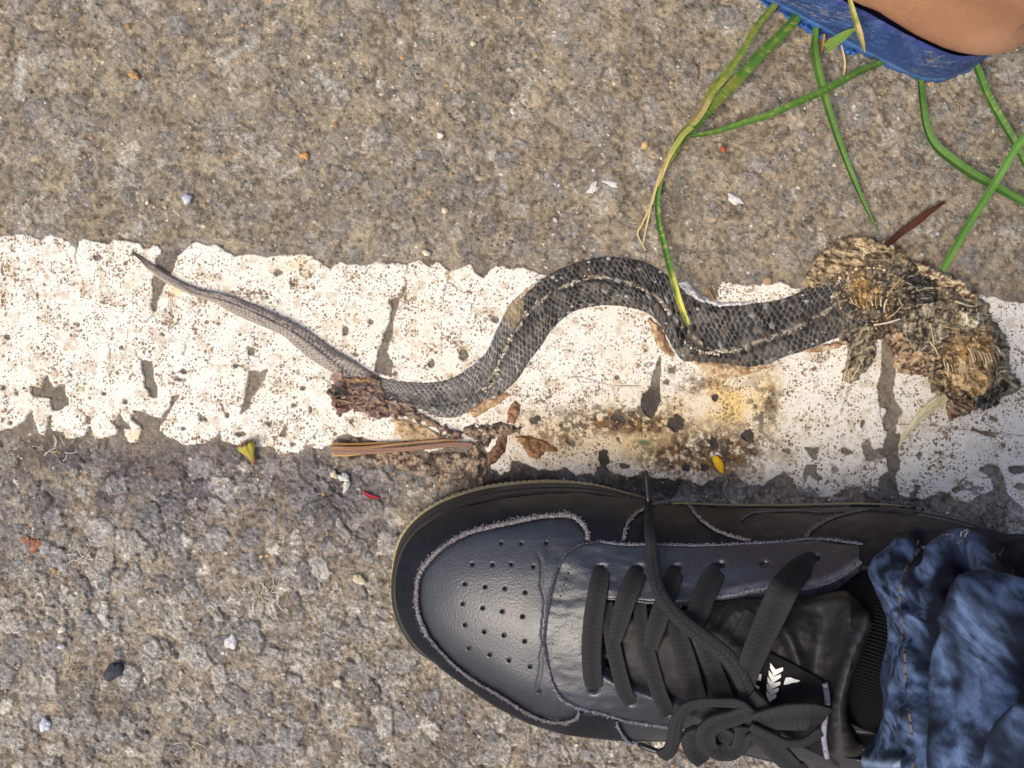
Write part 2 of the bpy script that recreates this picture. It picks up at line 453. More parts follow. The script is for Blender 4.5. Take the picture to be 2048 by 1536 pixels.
holes = [
 [(815, 560), (811, 585), (793, 618), (787, 659), (776, 706), (787, 729), (782, 752), (751, 744), (757, 700), (777, 651), (784, 624), (781, 600), (804, 585)],
 [(284, 721), (307, 721), (307, 745), (317, 776), (317, 795), (303, 793), (290, 772)],
 [(501, 741), (520, 744), (536, 737), (524, 772), (508, 790), (499, 815), (481, 829), (490, 797), (492, 776)],
 [(368, 784), (346, 792), (340, 812), (328, 828), (322, 846), (332, 838), (346, 812), (352, 800)],
 [(1767, 640), (1788, 640), (1790, 690), (1788, 725), (1792, 741), (1786, 783), (1796, 808), (1809, 824), (1794, 841), (1794, 866), (1806, 864), (1797, 890), (1800, 932), (1792, 948), (1797, 1000), (1759, 1000), (1757, 957), (1774, 944), (1772, 917), (1755, 917), (1737, 925), (1724, 905), (1724, 886), (1738, 877), (1747, 899), (1765, 895), (1774, 866), (1765, 845), (1771, 820), (1757, 812), (1755, 775), (1763, 741)],
 [(59, 771), (84, 774), (91, 752), (97, 746), (101, 762), (109, 777), (120, 768), (133, 768), (131, 787), (141, 796), (137, 809), (119, 821), (105, 822), (102, 796), (66, 793)],
 [(225, 843), (240, 828), (258, 848), (262, 858), (240, 857)],
 [(264, 818), (285, 822), (330, 840), (318, 850), (290, 846), (270, 834)],
 [(1285, 790), (1297, 780), (1318, 712), (1325, 712), (1318, 780), (1324, 800), (1306, 838), (1290, 832), (1280, 812)],
 [(1337, 838), (1353, 826), (1372, 838), (1368, 858), (1350, 866), (1334, 852)],
 [(1610, 895), (1640, 893), (1632, 918), (1627, 921), (1618, 905)],
 [(1610, 930), (1634, 928), (1632, 945), (1645, 958), (1636, 962), (1618, 950), (1608, 958)],
 [(1944, 853), (1965, 862), (1990, 868), (1992, 874), (1965, 870), (1942, 862)],
 [(2016, 935), (2048, 930), (2060, 945), (2040, 948), (2020, 946)]]
spots = [(1575, 903, 10, 6, .3), (1672, 940, 8, 6, 0), (1693, 903, 11, 6, .3), (1726, 847, 5, 8, 0), (1987, 837, 9, 6, .2), (1879, 905, 8, 4, .3), (1840, 913, 4, 7, 0), (1904, 911, 7, 4, 0), (1916, 977, 12, 6, -.4), (2036, 973, 9, 6, 0), (1833, 975, 5, 6, 0.4),
 (555, 545, 8, 5, -.3), (583, 566, 12, 4, .1), (692, 663, 6, 9, .2), (716, 709, 8, 3, .2), (743, 644, 4, 4, 0), (864, 727, 6, 8, .3), (928, 710, 8, 14, .2), (989, 639, 10, 5, 0), (794, 745, 8, 5, -.4), (473, 731, 5, 4, 0), (368, 743, 5, 4, 0), (360, 758, 9, 3, 0), (251, 803, 5, 7, .6), (403, 836, 8, 5, .4), (370, 856, 4, 3, 0), (481, 868, 9, 5, .2), (538, 848, 10, 5, .3), (569, 862, 5, 13, .5), (589, 811, 5, 3, 0), (622, 817, 3, 5, 0), (587, 889, 5, 3, .3), (704, 842, 7, 6, 0), (688, 881, 18, 9, 0), (456, 831, 4, 5, 0), (608, 776, 4, 4, 0), (775, 665, 5, 4, 0),
 (503, 700, 8, 10, .4), (196, 515, 6, 5, 0), (205, 537, 4, 4, 0), (16, 674, 5, 5, 0), (6, 773, 5, 5, 0), (34, 784, 4, 5, 0), (20, 845, 4, 3, 0), (210, 786, 8, 3, 0), (250, 800, 3, 7, .4), (178, 840, 4, 8, 0), (325, 667, 5, 5, 0), (1237, 837, 12, 8, .2), (1237, 876, 4, 9, -.4), (1432, 795, 8, 6, 0), (1345, 739, 8, 6, 0), (1335, 763, 7, 5, .4), (1498, 872, 13, 14, 0), (1428, 886, 9, 13, 0), (1372, 936, 10, 9, 0), (1250, 932, 11, 6, 0), (1208, 915, 12, 16, 0), (1262, 823, 6, 3, .3), (1305, 612, 6, 3, .3), (1076, 836, 6, 6, 0), (1510, 902, 9, 8, .3), (1410, 935, 9, 7, 0), (1070, 842, 7, 6, 0), (1145, 885, 10, 5, .5), (1235, 755, 4, 3, 0), (945, 762, 4, 3, 0)]
cracks = [[(152, 488), (152, 520), (153, 527)], [(309, 626), (312, 640), (331, 647)], [(309, 626), (296, 640), (288, 645)], [(815, 553), (812, 520)], [(903, 541), (893, 565), (890, 585), (885, 605)], [(893, 563), (907, 570), (918, 578)], [(903, 541), (892, 548)], [(230, 665), (222, 690), (221, 720)], [(284, 721), (274, 710), (270, 695)], [(501, 741), (486, 733), (470, 728)],
 [(755, 741), (756, 715), (764, 690), (768, 660)], [(1790, 745), (1812, 730), (1818, 715)], [(1705, 770), (1690, 800), (1672, 840)], [(1766, 842), (1760, 830), (1757, 815)], [(1796, 848), (1860, 850), (1920, 858), (2048, 872)], [(1130, 752), (1170, 755), (1220, 770), (1280, 772)], [(1320, 712), (1330, 690)], [(1353, 866), (1353, 885)], [(1482, 690), (1520, 720)], [(440, 800), (448, 818), (452, 828)], [(378, 670), (372, 690), (370, 708)], [(340, 600), (347, 640)], [(120, 770), (140, 763), (150, 758)], [(97, 746), (86, 738), (70, 742)], [(600, 907), (618, 880), (635, 862)], [(1755, 957), (1750, 930), (1755, 917)], [(1606, 964), (1590, 950), (1575, 944)], [(1792, 948), (1808, 965), (1810, 985)]]
MS = 0.00056
mx = np.arange(-0.262, 0.2625, MS); my = np.arange(-0.064, 0.0745, MS)
MX, MY = np.meshgrid(mx, my, indexing='ij')
Mpx, Mpy = MX / K + 1024, -MY / K + 768
outline = np.array(top_edge + bot_edge, float)
md = sdf(Mpx, Mpy, outline)
nz1 = fbm(Mpx / 14, Mpy / 14, 3, 201); nz2 = fbm(Mpx / 4.5, Mpy / 4.5, 2, 205)
md = md + 2.4 * nz1 + 1.2 * nz2
def local(fn, box, pad=25):
    x0, x1, y0, y1 = box
    i0, i1 = np.searchsorted(Mpx[:, 0], [x0 - pad, x1 + pad])
    ys = Mpy[0]; jj = np.where((ys > y0 - pad) & (ys < y1 + pad))[0]
    return slice(max(i0 - 1, 0), i1 + 1), slice(jj[0], jj[-1] + 1)
for hpoly in holes:
    q = np.array(hpoly, float)
    sl = local(None, (q[:, 0].min(), q[:, 0].max(), q[:, 1].min(), q[:, 1].max()))
    d = sdf(Mpx[sl], Mpy[sl], q) + 2.0 * nz1[sl] + 1.0 * nz2[sl]
    md[sl] = np.minimum(md[sl], -d)
for (x, y, a, b, r) in spots:
    sl = local(None, (x - a, x + a, y - b, y + b), 16)
    dx, dy = Mpx[sl] - x, Mpy[sl] - y
    u = dx * math.cos(r) + dy * math.sin(r); v = -dx * math.sin(r) + dy * math.cos(r)
    d = (1 - np.sqrt((u / a) ** 2 + (v / b) ** 2)) * min(a, b) + 2.6 * nz1[sl] + 1.9 * nz2[sl]
    md[sl] = np.minimum(md[sl], -d)
crk = np.full(MX.shape, 99.0)
for ln in cracks:
    q = np.array(ln, float)
    sl = local(None, (q[:, 0].min(), q[:, 0].max(), q[:, 1].min(), q[:, 1].max()), 15)
    crk[sl] = np.minimum(crk[sl], dline(Mpx[sl] + 3 * nz1[sl] + 1.5 * nz2[sl], Mpy[sl], q))
mmx, mmy = MX * 1000, MY * 1000
mz = 0.00105 + 0.00016 * fbm(mmx / 14, mmy / 14, 3, 211) + 0.00006 * fbm(mmx / 1.4, mmy / 1.4, 2, 215)
F1, F2, I, _, _ = worley(mmx / 1.9, mmy / 1.9, 221)
pit = (1 - sstep(0.10, 0.34, F1)) * (I > 0.55)
mz = mz - 0.00028 * pit
mz = mz - 0.0005 * (1 - sstep(0.4, 1.8, crk))
mz = mz + np.clip(md / 1.6, -1, 0) * 0.0030                       # dives under the asphalt at every chip
base = np.array([.765, .738, .675])
mc = np.tile(base, MX.shape + (1,))
def stain(c, w, colr):
    return c + (np.asarray(colr) - c) * np.clip(w, 0, 1)[..., None]
f1 = fbm(mmx / 9, mmy / 9, 4, 231); f2 = fbm(mmx / 2.2, mmy / 2.2, 3, 235); f3 = fbm(mmx / 26, mmy / 26, 3, 239)
mc = stain(mc, sstep(0.15, 0.9, f1) * 0.42 * sstep(-0.4, 0.5, f2), (.50, .40, .26))
mc = stain(mc, sstep(0.1, 0.8, f3) * 0.26, (.74, .62, .44))
mc = stain(mc, sstep(0.25, 0.75, fbm(mmx / 4, mmy / 4, 4, 249)) * 0.5, (.46, .36, .22))
def blob(x, y, a, b): return np.exp(-((Mpx - x) / a) ** 2 - ((Mpy - y) / b) ** 2)
mc = stain(mc, blob(1470, 800, 85, 60) * 1.2 * (0.8 + 0.6 * f1), (.78, .56, .22))
mc = stain(mc, blob(1290, 870, 110, 55) * 1.2 * (0.8 + 0.6 * f1), (.76, .56, .26))
mc = stain(mc, blob(1280, 880, 260, 70) * 0.6 * (0.8 + .5 * f1), (.70, .54, .32))
mc = stain(mc, blob(1100, 860, 80, 40) * 0.7, (.66, .50, .30))
mc = stain(mc, blob(600, 530, 30, 16) * 0.6, (.72, .52, .24)); mc = stain(mc, blob(352, 583, 12, 9) * 0.8, (.75, .55, .25))
mc = stain(mc, blob(275, 872, 18, 12) * 0.8, (.72, .55, .26)); mc = stain(mc, blob(160, 773, 7, 9) * 1.0 * sstep(-.2, .3, f2), (.25, .36, .03))
brown = 1.45 * (blob(1420, 905, 95, 42) + 0.9 * blob(1235, 840, 80, 22) + 0.6 * blob(1540, 800, 18, 45) + 0.7 * blob(1300, 850, 60, 14) + 0.55 * blob(1110, 860, 70, 35) + 0.4 * blob(1350, 920, 90, 25) + .5 * blob(1400, 770, 60, 20))
mc = stain(mc, brown * sstep(-0.30, 0.45, f2 + 0.5 * f1) * 1.1, (.20, .10, .035))
mc = stain(mc, np.clip(brown, 0, 1) * sstep(0.02, 0.25, fbm(mmx / 1.7, mmy / 1.7, 3, 245)) * 0.95, (.035, .025, .02))
mc = stain(mc, (blob(1420, 905, 110, 45) + blob(1520, 815, 40, 60) + blob(1250, 830, 120, 30)) * sstep(.18, .32, fbm(mmx / 2.6, mmy / 2.6, 3, 247)) * .9, (.06, .045, .035))
mc = stain(mc, blob(1288, 885, 12, 5) * 1.6, (.10, .16, .08))
mc = stain(mc, (1 - sstep(0.3, 1.6, crk)) * 0.85, (.16, .12, .08))
mc = stain(mc, (1 - sstep(0.0, 3.5, md)) * 0.30, (.45, .36, .26))
Vm = np.stack([MX, MY, mz], -1).reshape(-1, 3)
Vm, Fm, Cm = trim(Vm, gridF(len(mx), len(my))[:, ::-1], md > -3.2, mc.reshape(-1, 3))
def marking_material():
    m = bpy.data.materials.new('road_paint'); m.use_nodes = True
    nt = m.node_tree; b = nt.nodes['Principled BSDF']; N = nt.nodes.new; L = nt.links.new
    tc = N('ShaderNodeTexCoord'); at = N('ShaderNodeAttribute'); at.attribute_name = 'col'
    wz = N('ShaderNodeTexNoise'); wz.inputs['Scale'].default_value = 900; wz.inputs['Detail'].default_value = 2
    L(tc.outputs['Object'], wz.inputs['Vector'])
    ws = N('ShaderNodeVectorMath'); ws.operation = 'MULTIPLY_ADD'
    L(wz.outputs['Color'], ws.inputs[0]); ws.inputs[1].default_value = (0.0011,) * 3; L(tc.outputs['Object'], ws.inputs[2])
    cl = N('ShaderNodeTexNoise'); cl.inputs['Scale'].default_value = 90; cl.inputs['Detail'].default_value = 4
    L(tc.outputs['Object'], cl.inputs['Vector'])
    prev = at.outputs['Color']
    def mixin(fac, colr):
        nonlocal prev
        mx_ = N('ShaderNodeMix'); mx_.data_type = 'RGBA'
        L(fac, mx_.inputs['Factor']); L(prev, mx_.inputs['A']); mx_.inputs['B'].default_value = (*colr, 1)
        prev = mx_.outputs['Result']
    def math_(op, a, b_=None):
        n = N('ShaderNodeMath'); n.operation = op
        for i, v in enumerate((a, b_)):
            if v is None: continue
            if isinstance(v, (int, float)): n.inputs[i].default_value = v
            else: L(v, n.inputs[i])
        return n.outputs[0]
    for sc, rad, colr, amt in ((330, 0.19, (.11, .08, .045), 0.9), (680, 0.30, (.16, .105, .05), 0.9), (1200, 0.44, (.22, .145, .075), 0.85)):
        v = N('ShaderNodeTexVoronoi'); v.feature = 'F1'; v.inputs['Scale'].default_value = sc; v.inputs['Randomness'].default_value = 1
        L(ws.outputs[0], v.inputs['Vector'])
        sep = N('ShaderNodeSeparateColor'); L(v.outputs['Color'], sep.inputs[0])
        r = math_('MULTIPLY', math_('POWER', sep.outputs[0], 2.0), rad * 2.0)
        r = math_('MULTIPLY', r, math_('ADD', math_('MULTIPLY', cl.outputs[0], 2.4), -0.45))
        mr = N('ShaderNodeMapRange'); mr.interpolation_type = 'SMOOTHSTEP'
        L(math_('SUBTRACT', r, v.outputs['Distance']), mr.inputs[0]); mr.inputs[1].default_value = -0.02; mr.inputs[2].default_value = 0.06
        mixin(math_('MULTIPLY', mr.outputs[0], amt), colr)
    # hair cracks
    e = N('ShaderNodeTexVoronoi'); e.feature = 'DISTANCE_TO_EDGE'; e.inputs['Scale'].default_value = 75
    wz2 = N('ShaderNodeTexNoise'); wz2.inputs['Scale'].default_value = 160; wz2.inputs['Detail'].default_value = 4
    L(tc.outputs['Object'], wz2.inputs['Vector'])
    w2 = N('ShaderNodeVectorMath'); w2.operation = 'MULTIPLY_ADD'; L(wz2.outputs['Color'], w2.inputs[0]); w2.inputs[1].default_value = (0.012,) * 3; L(tc.outputs['Object'], w2.inputs[2])
    L(w2.outputs[0], e.inputs['Vector'])
    mr = N('ShaderNodeMapRange'); L(e.outputs['Distance'], mr.inputs[0]); mr.inputs[1].default_value = 0.004; mr.inputs[2].default_value = 0.018; mr.inputs[3].default_value = 1; mr.inputs[4].default_value = 0
    mk = N('ShaderNodeMapRange'); L(cl.outputs[0], mk.inputs[0]); mk.inputs[1].default_value = 0.5; mk.inputs[2].default_value = 0.6
    mixin(math_('MULTIPLY', math_('MULTIPLY', mr.outputs[0], mk.outputs[0]), 0.6), (.22, .17, .12))
    g = N('ShaderNodeTexNoise'); g.inputs['Scale'].default_value = 2400; g.inputs['Detail'].default_value = 2
    L(tc.outputs['Object'], g.inputs['Vector'])
    gm = N('ShaderNodeMapRange'); L(g.outputs[0], gm.inputs[0]); gm.inputs[1].default_value = .3; gm.inputs[2].default_value = .7; gm.inputs[3].default_value = .88; gm.inputs[4].default_value = 1.06
    sc_ = N('ShaderNodeVectorMath'); sc_.operation = 'SCALE'; L(prev, sc_.inputs[0]); L(gm.outputs[0], sc_.inputs['Scale'])
    L(sc_.outputs[0], b.inputs['Base Color'])
    b.inputs['Roughness'].default_value = 0.75; b.inputs['Specular IOR Level'].default_value = 0.35
    bp = N('ShaderNodeBump'); bp.inputs['Strength'].default_value = 0.35; bp.inputs['Distance'].default_value = 0.0004
    L(g.outputs[0], bp.inputs['Height']); L(bp.outputs[0], b.inputs['Normal'])
    return m
line = mesh('road_marking', Vm, Fm, marking_material(), col=Cm, origin=(0, 0, 0), kind='structure')
tag(line, 'chipped and cracked white painted line across the road', 'road marking')
PAINT_Z = 0.0012
# ------------------------------------------------------------------ the dead snake: flattened body, tail, torn tissue, crushed front
M_scale = mat('dry_scales', rough=0.6, spec=0.28, noise=(2500, 0.22))
M_flesh = mat('dried_flesh', rough=0.7, spec=0.4, noise=(2200, 0.35), bump=('noise', 1500, 0.5, 0.0006))
M_skin_film = mat('dry_skin_film', rough=0.5, spec=0.5, noise=(1200, 0.3), bump=('noise', 900, 0.5, 0.0006))
M_bone = mat('bone', rough=0.6, spec=0.4, noise=(1800, 0.2))
snake = thing('snake', tuple(P(1350, 640, 0)), 'flattened dead snake with dark scaly skin and a crushed front, lying on the white line', 'snake')

def scaly_strip(name, U, Lw, spine, rows, cell, hgt, colours, seed, step=0.00034, floor=0.0006, groove=True, zoff=0.0):
    n0 = 240
    U, Lw = crspline(U, n=n0), crspline(Lw, n=n0)
    mid = (U + Lw) / 2
    ln = np.concatenate([[0], np.cumsum(np.linalg.norm(np.diff(mid, axis=0), axis=1))]) * K
    n = int(ln[-1] / step); s = np.linspace(0, ln[-1], n)
    up = np.stack([np.interp(s, ln, U[:, k]) for k in (0, 1)], 1); lo = np.stack([np.interp(s, ln, Lw[:, k]) for k in (0, 1)], 1)
    wid = np.linalg.norm(up - lo, axis=1) * K
    m = max(20, int(np.median(wid) / step))
    t = (1 - np.cos(np.linspace(0, np.pi, m))) / 2 * 0.5 + np.linspace(0, 1, m) * 0.5
    T = np.tile(t, (n, 1)); SS = np.tile(s[:, None], (1, m))
    px = up[:, None, 0] * (1 - T) + lo[:, None, 0] * T; py = up[:, None, 1] * (1 - T) + lo[:, None, 1] * T
    if spine is not None:
        sp = crspline(spine, n=400)
        c = (up + lo) / 2
        D = np.linalg.norm(c[:, None] - sp[None], axis=2).argmin(1)
        q = sp[D]; e = lo - up
        ts = ((q - up) * e).sum(1) / (e * e).sum(1)
        ts = np.clip(np.convolve(np.pad(ts, 12, mode='edge'), np.ones(25) / 25, 'valid'), 0.15, 0.85)
    else:
        ts = np.full(n, 0.5)
    TS = ts[:, None]
    wave = fbm(SS * 90, T * 2.2, 3, seed + 3)
    hg = np.interp(s / s[-1], np.linspace(0, 1, len(hgt)), hgt)[:, None]
    z = hg * np.clip(1 - np.abs(2 * T - 1) ** 3.2, 0, 1) ** 0.6 * (1 + 0.30 * wave)
    if groove:
        z -= hg * 0.34 * np.exp(-((T - TS - 0.055) / 0.05) ** 2) * (0.8 + 0.4 * wave)
        z += hg * 0.10 * np.exp(-((T - TS + 0.01) / 0.03) ** 2)
    # scales: staggered rows, each a small raised plate with a pale rim
    nrow = rows
    b = T * nrow + 0.75 * fbm(SS * 110, T * 2.5, 3, seed + 5)
    cl = np.interp(s, [0, s[-1]], cell if isinstance(cell, tuple) else (cell, cell))
    a = (np.cumsum(np.gradient(s) / cl))[:, None] + 0 * T + 0.35 * (T - 0.5) * np.sign(0.5 - T) * 2 + 0.45 * fbm(SS * 130, T * 3, 3, seed + 7)
    r0 = np.floor(b); best = np.full(T.shape, 9.0); cid = np.zeros(T.shape); da_ = np.zeros(T.shape)
    for dr in (-1, 0, 1):
        r = r0 + dr; off = 0.5 * (r % 2)
        k = np.round(a - off); da = a - off - k; db = b - r - 0.5
        d = np.maximum(np.abs(da) * 1.30 + np.abs(db) * 0.60, np.abs(db) * 1.0)
        mm = d < best
        best = np.where(mm, d, best); da_ = np.where(mm, da, da_)
        cid = np.where(mm, tab(seed)[(k.astype(int)) & 255, (r.astype(int)) & 255], cid)
    rim = sstep(0.46, 0.62, best)
    z = z + 0.00032 * (1 - sstep(0.2, 0.62, best)) * (0.6 + 0.8 * cid) - 0.0002 * da_ + 0.00045 * (cid > 0.93)
    z[:, 0] = -0.0004; z[:, -1] = -0.0004
    z = np.maximum(z, 0) + floor + zoff
    z[:, 0] = 0.0002; z[:, -1] = 0.0002
    col = colours(SS / s[-1], T, TS, cid, rim, best, wave, px, py)
    V = P(px, py, z).reshape(-1, 3)
    mesh(name, V, gridF(n, m), M_scale, parent=snake, col=col.reshape(-1, 3))
    return up, lo, ts, s

bodyU = [(752, 752), (768, 755), (803, 762), (854, 764), (891, 760), (919, 747), (946, 729), (973, 702), (990, 665), (1004, 637), (1021, 606), (1055, 576), (1093, 552), (1137, 531), (1178, 519), (1213, 514), (1247, 516), (1281, 521), (1315, 538), (1343, 557), (1368, 575), (1398, 594), (1432, 606), (1490, 607), (1552, 600), (1593, 586), (1635, 564), (1668, 553), (1705, 552)]
bodyL = [(760, 782), (778, 797), (806, 812), (843, 820), (871, 833), (905, 836), (939, 824), (967, 804), (1000, 790), (1028, 767), (1042, 750), (1062, 719), (1083, 692), (1103, 661), (1131, 634), (1158, 620), (1196, 613), (1230, 612), (1264, 617), (1295, 627), (1315, 644), (1332, 671), (1346, 696), (1366, 722), (1407, 724), (1448, 727), (1498, 736), (1531, 731), (1573, 713), (1614, 701), (1655, 684), (1697, 668), (1720, 655)]
spineL = [(760, 786), (800, 797), (850, 804), (900, 803), (946, 791), (984, 767), (994, 747), (1004, 712), (1018, 685), (1031, 661), (1052, 630), (1079, 603), (1117, 579), (1158, 559), (1196, 552), (1233, 559), (1274, 572), (1308, 589), (1329, 613), (1346, 647), (1366, 678), (1390, 695), (1411, 705), (1432, 705), (1465, 701), (1506, 688), (1552, 672), (1593, 655), (1635, 635), (1660, 614), (1668, 581), (1680, 556)]
def body_col(u, t, ts, cid, rim, best, wave, px, py):
    dark = sstep(0.27, 0.40, u) * (1 - 0.25 * sstep(0.85, 1.0, u))
    near = np.exp(-((t - ts) / 0.22) ** 2)
    pat = sstep(-0.35, 0.45, fbm(px / 34, py / 34, 3, 401))
    inner = np.array([.098, .091, .085]) * (1 - dark[..., None]) + np.array([.0095, .0090, .0088]) * dark[..., None]
    edge = sstep(0.74, 1.0, np.abs(2 * t - 1)) 
    inner = inner * (1 + 0.9 * (cid[..., None] - 0.5)) * (1.12 - 0.55 * near[..., None]) 
    inner = inner + (np.array([.070, .066, .061]) - inner) * (np.clip(edge * 0.8 + 0.45 * (1 - pat) * dark, 0, 1))[..., None] * (0.4 + 0.6 * cid[..., None])
    silver = (cid > 0.985 - 0.10 * edge)[..., None]
    inner = np.where(silver, np.array([.24, .24, .25]), inner)
    brown = (cid < 0.16)[..., None] & (dark > 0.4)[..., None]
    inner = np.where(brown, np.array([.085, .062, .045]), inner)
    rimc = np.array([.33, .315, .295]) * (1 - dark[..., None]) + np.array([.165, .155, .142]) * dark[..., None]
    rimc = rimc * (1 - 0.6 * near[..., None])
    c = inner + (rimc - inner) * (rim * (0.35 + 0.65 * sstep(-0.4, 0.4, fbm(px / 9, py / 9, 3, 405))))[..., None]
    ridge_ = np.exp(-((t - ts + 0.01) / 0.028) ** 2) * sstep(-0.3, 0.3, fbm(px / 10, py / 10, 3, 407)) * sstep(900, 960, px)
    c = c + (np.array([.40, .355, .28]) - c) * (ridge_ * .85)[..., None]
    du = sstep(0.1, 0.7, fbm(px / 22, py / 22, 4, 409))
    c = c + (np.array([.20, .185, .165]) - c) * (du * .45)[..., None]
    # warm dirt on the flank
    w = np.exp(-((px - 1040) / 45.0) ** 2 - ((py - 610) / 45.0) ** 2) * sstep(-0.2, 0.4, wave) * (t < 0.35)
    c = c + (np.array([.33, .25, .14]) - c) * np.clip(w, 0, 0.8)[..., None]
    return c
up_, lo_, ts_, s_ = scaly_strip('body', bodyU, bodyL, spineL, 11, (0.0024, 0.0028), [0.0013, 0.0021, 0.0026, 0.0030, 0.0031, 0.0030, 0.0028, 0.0030, 0.0033, 0.0032, 0.0034], body_col, 300)

tailU = [(264, 502), (283, 513), (302, 526), (348, 553), (395, 575), (442, 586), (493, 602), (544, 624), (591, 647), (630, 670), (669, 698), (708, 721), (748, 747)]
tailL = [(266, 509), (280, 521), (298, 542), (337, 569), (376, 588), (423, 604), (473, 631), (524, 653), (563, 670), (595, 698), (630, 725), (665, 747), (690, 770)]
tailS = [(268, 505), (300, 533), (400, 586), (460, 600), (512, 620), (560, 645), (610, 672), (649, 702), (680, 729), (710, 757)]
def tail_col(u, t, ts, cid, rim, best, wave, px, py):
    base = np.array([.230, .190, .160]) * (1 + 0.45 * (cid[..., None] - 0.5)) * (1 + 0.12 * wave[..., None])
    g = np.exp(-((t - ts - 0.03) / 0.06) ** 2) * sstep(0.45, 0.6, u)
    base = base * (1 - 0.8 * g[..., None])
    rimc = np.array([.42, .40, .39])
    tip = (1 - sstep(0.02, 0.12, u))[..., None]
    c = base + (rimc - base) * rim[..., None] * 0.6
    lowside = sstep(0.75, 1.0, t)[..., None] * (1 - sstep(0.3, 0.5, u))[..., None]
    c = c + (np.array([.50, .42, .30]) - c) * lowside * 0.7
    return c * (1 - 0.65 * tip)
scaly_strip('tail', tailU, tailL, tailS, 9, (0.0017, 0.0021), [0.0012, 0.0028, 0.0038, 0.0042, 0.0042, 0.0040, 0.0030], tail_col, 340, step=0.00033)

# row of pale vertebrae along the back
rngs = np.random.default_rng(5)
def pebbles(centres, radii, seed, squash=0.7, sub=1):
    """Small irregular lumps in one vertex set."""
    ph = (1 + 5 ** 0.5) / 2
    ico = np.array([(-1, ph, 0), (1, ph, 0), (-1, -ph, 0), (1, -ph, 0), (0, -1, ph), (0, 1, ph), (0, -1, -ph), (0, 1, -ph), (ph, 0, -1), (ph, 0, 1), (-ph, 0, -1), (-ph, 0, 1)]) / math.sqrt(1 + ph * ph)
    f = np.array([(0, 11, 5), (0, 5, 1), (0, 1, 7), (0, 7, 10), (0, 10, 11), (1, 5, 9), (5, 11, 4), (11, 10, 2), (10, 7, 6), (7, 1, 8), (3, 9, 4), (3, 4, 2), (3, 2, 6), (3, 6, 8), (3, 8, 9), (4, 9, 5), (2, 4, 11), (6, 2, 10), (8, 6, 7), (9, 8, 1)])
    r = np.random.default_rng(seed)
    VV, FF = [], []
    for i, (c, rad) in enumerate(zip(centres, radii)):
        q = r.normal(size=(3, 3)); Q, _ = np.linalg.qr(q)
        sc = rad * r.uniform(0.65, 1.3, 3)
        v = (ico * (1 + r.uniform(-.16, .16, (12, 1)))) * sc @ Q.T
        v[:, 2] *= squash
        VV.append(v + c); FF.append(f + 12 * i)
    return np.vstack(VV), np.vstack(FF)
spn = np.vstack([crspline(spineL, step=3.4), crspline(spineL, step=5.1)])
body_h = lambda px: np.interp(px, [760, 900, 1000, 1200, 1400, 1650, 1700], [.0020, .0029, .0037, .0037, .0035, .0037, .0044])
keep = fbm(spn[:, 0] / 16, spn[:, 1] / 16, 2, 420) > -0.28
keep &= spn[:, 0] > 925
pos = P(spn[:, 0] + rngs.normal(0, 2.2, len(spn)), spn[:, 1] + rngs.normal(0, 2.2, len(spn)), body_h(spn[:, 0]) - 0.0002)[keep]
rad = rngs.uniform(0.00025, 0.00085, len(pos))
V, F = pebbles(pos, rad, 6)
bc = np.array([[.50, .45, .36], [.40, .34, .25], [.56, .53, .46], [.30, .24, .17]])
mesh('spine_ridge', V, F, M_bone, parent=snake, col=np.repeat(bc[rngs.integers(0, 4, len(pos))], 12, 0))

def patch(name, poly, hfun, cfun, mat_, parent=None, step=2.0, zb=0.0, pad=10, edge=6.0, jag=(0, 0, 8), smooth=False, down=0.0025, **kw):
    """A solid lump over an outline given in picture points: height from hfun(px,py,d), colour from cfun."""
    q = np.asarray(poly, float)
    xs = np.arange(q[:, 0].min() - pad, q[:, 0].max() + pad, step); ys = np.arange(q[:, 1].min() - pad, q[:, 1].max() + pad, step)
    X, Y = np.meshgrid(xs, ys, indexing='ij')
    d = sdf(X, Y, q, smooth)
    if jag[0]:
        d = d + jag[0] * fbm(X / jag[2], Y / jag[2], 3, int(jag[1]))
    z = zb + hfun(X, Y, d)
    z = np.where(d > 0, z * 1.0, zb + np.clip(d / 2.5, -1, 0) * down) if not kw.get('keepz') else np.where(d > 0, z, z + np.clip(d / 2.5, -1, 0) * down)
    V = P(X, Y, z).reshape(-1, 3)
    V, F, c = trim(V, gridF(len(xs), len(ys))[:, ::-1], d > -2.5, cfun(X, Y, d).reshape(-1, 3))
    lab = {k: v for k, v in kw.items() if k in ('label', 'category', 'group')}
    o = mesh(name, V, F, mat_, parent=parent, col=c)
    if lab: tag(o, **lab)
    return o

# crushed front of the snake
pulp = [(1660, 575), (1612, 563), (1618, 545), (1626, 526), (1649, 500), (1692, 477), (1729, 473), (1758, 483), (1792, 494), (1806, 509), (1829, 523), (1855, 532), (1884, 546), (1904, 555), (1929, 563), (1944, 580), (1955, 592), (1978, 606), (1980, 626), (1992, 649), (2010, 678), (2015, 706), (2021, 746), (2040, 767), (2035, 781), (2010, 789), (1998, 807), (1967, 815), (1950, 815), (1929, 827), (1898, 837), (1893, 821), (1901, 801), (1889, 790), (1864, 785), (1861, 755), (1846, 749), (1809, 744), (1792, 732), (1786, 712), (1778, 692), (1778, 669), (1766, 681), (1752, 678), (1749, 706), (1743, 729), (1715, 752), (1703, 767), (1686, 761), (1689, 738), (1695, 715), (1692, 692), (1676, 684), (1680, 640)]
def ridged(x, y, seed, o=4):
    return 1 - 2 * np.abs(fbm(x, y, o, seed))
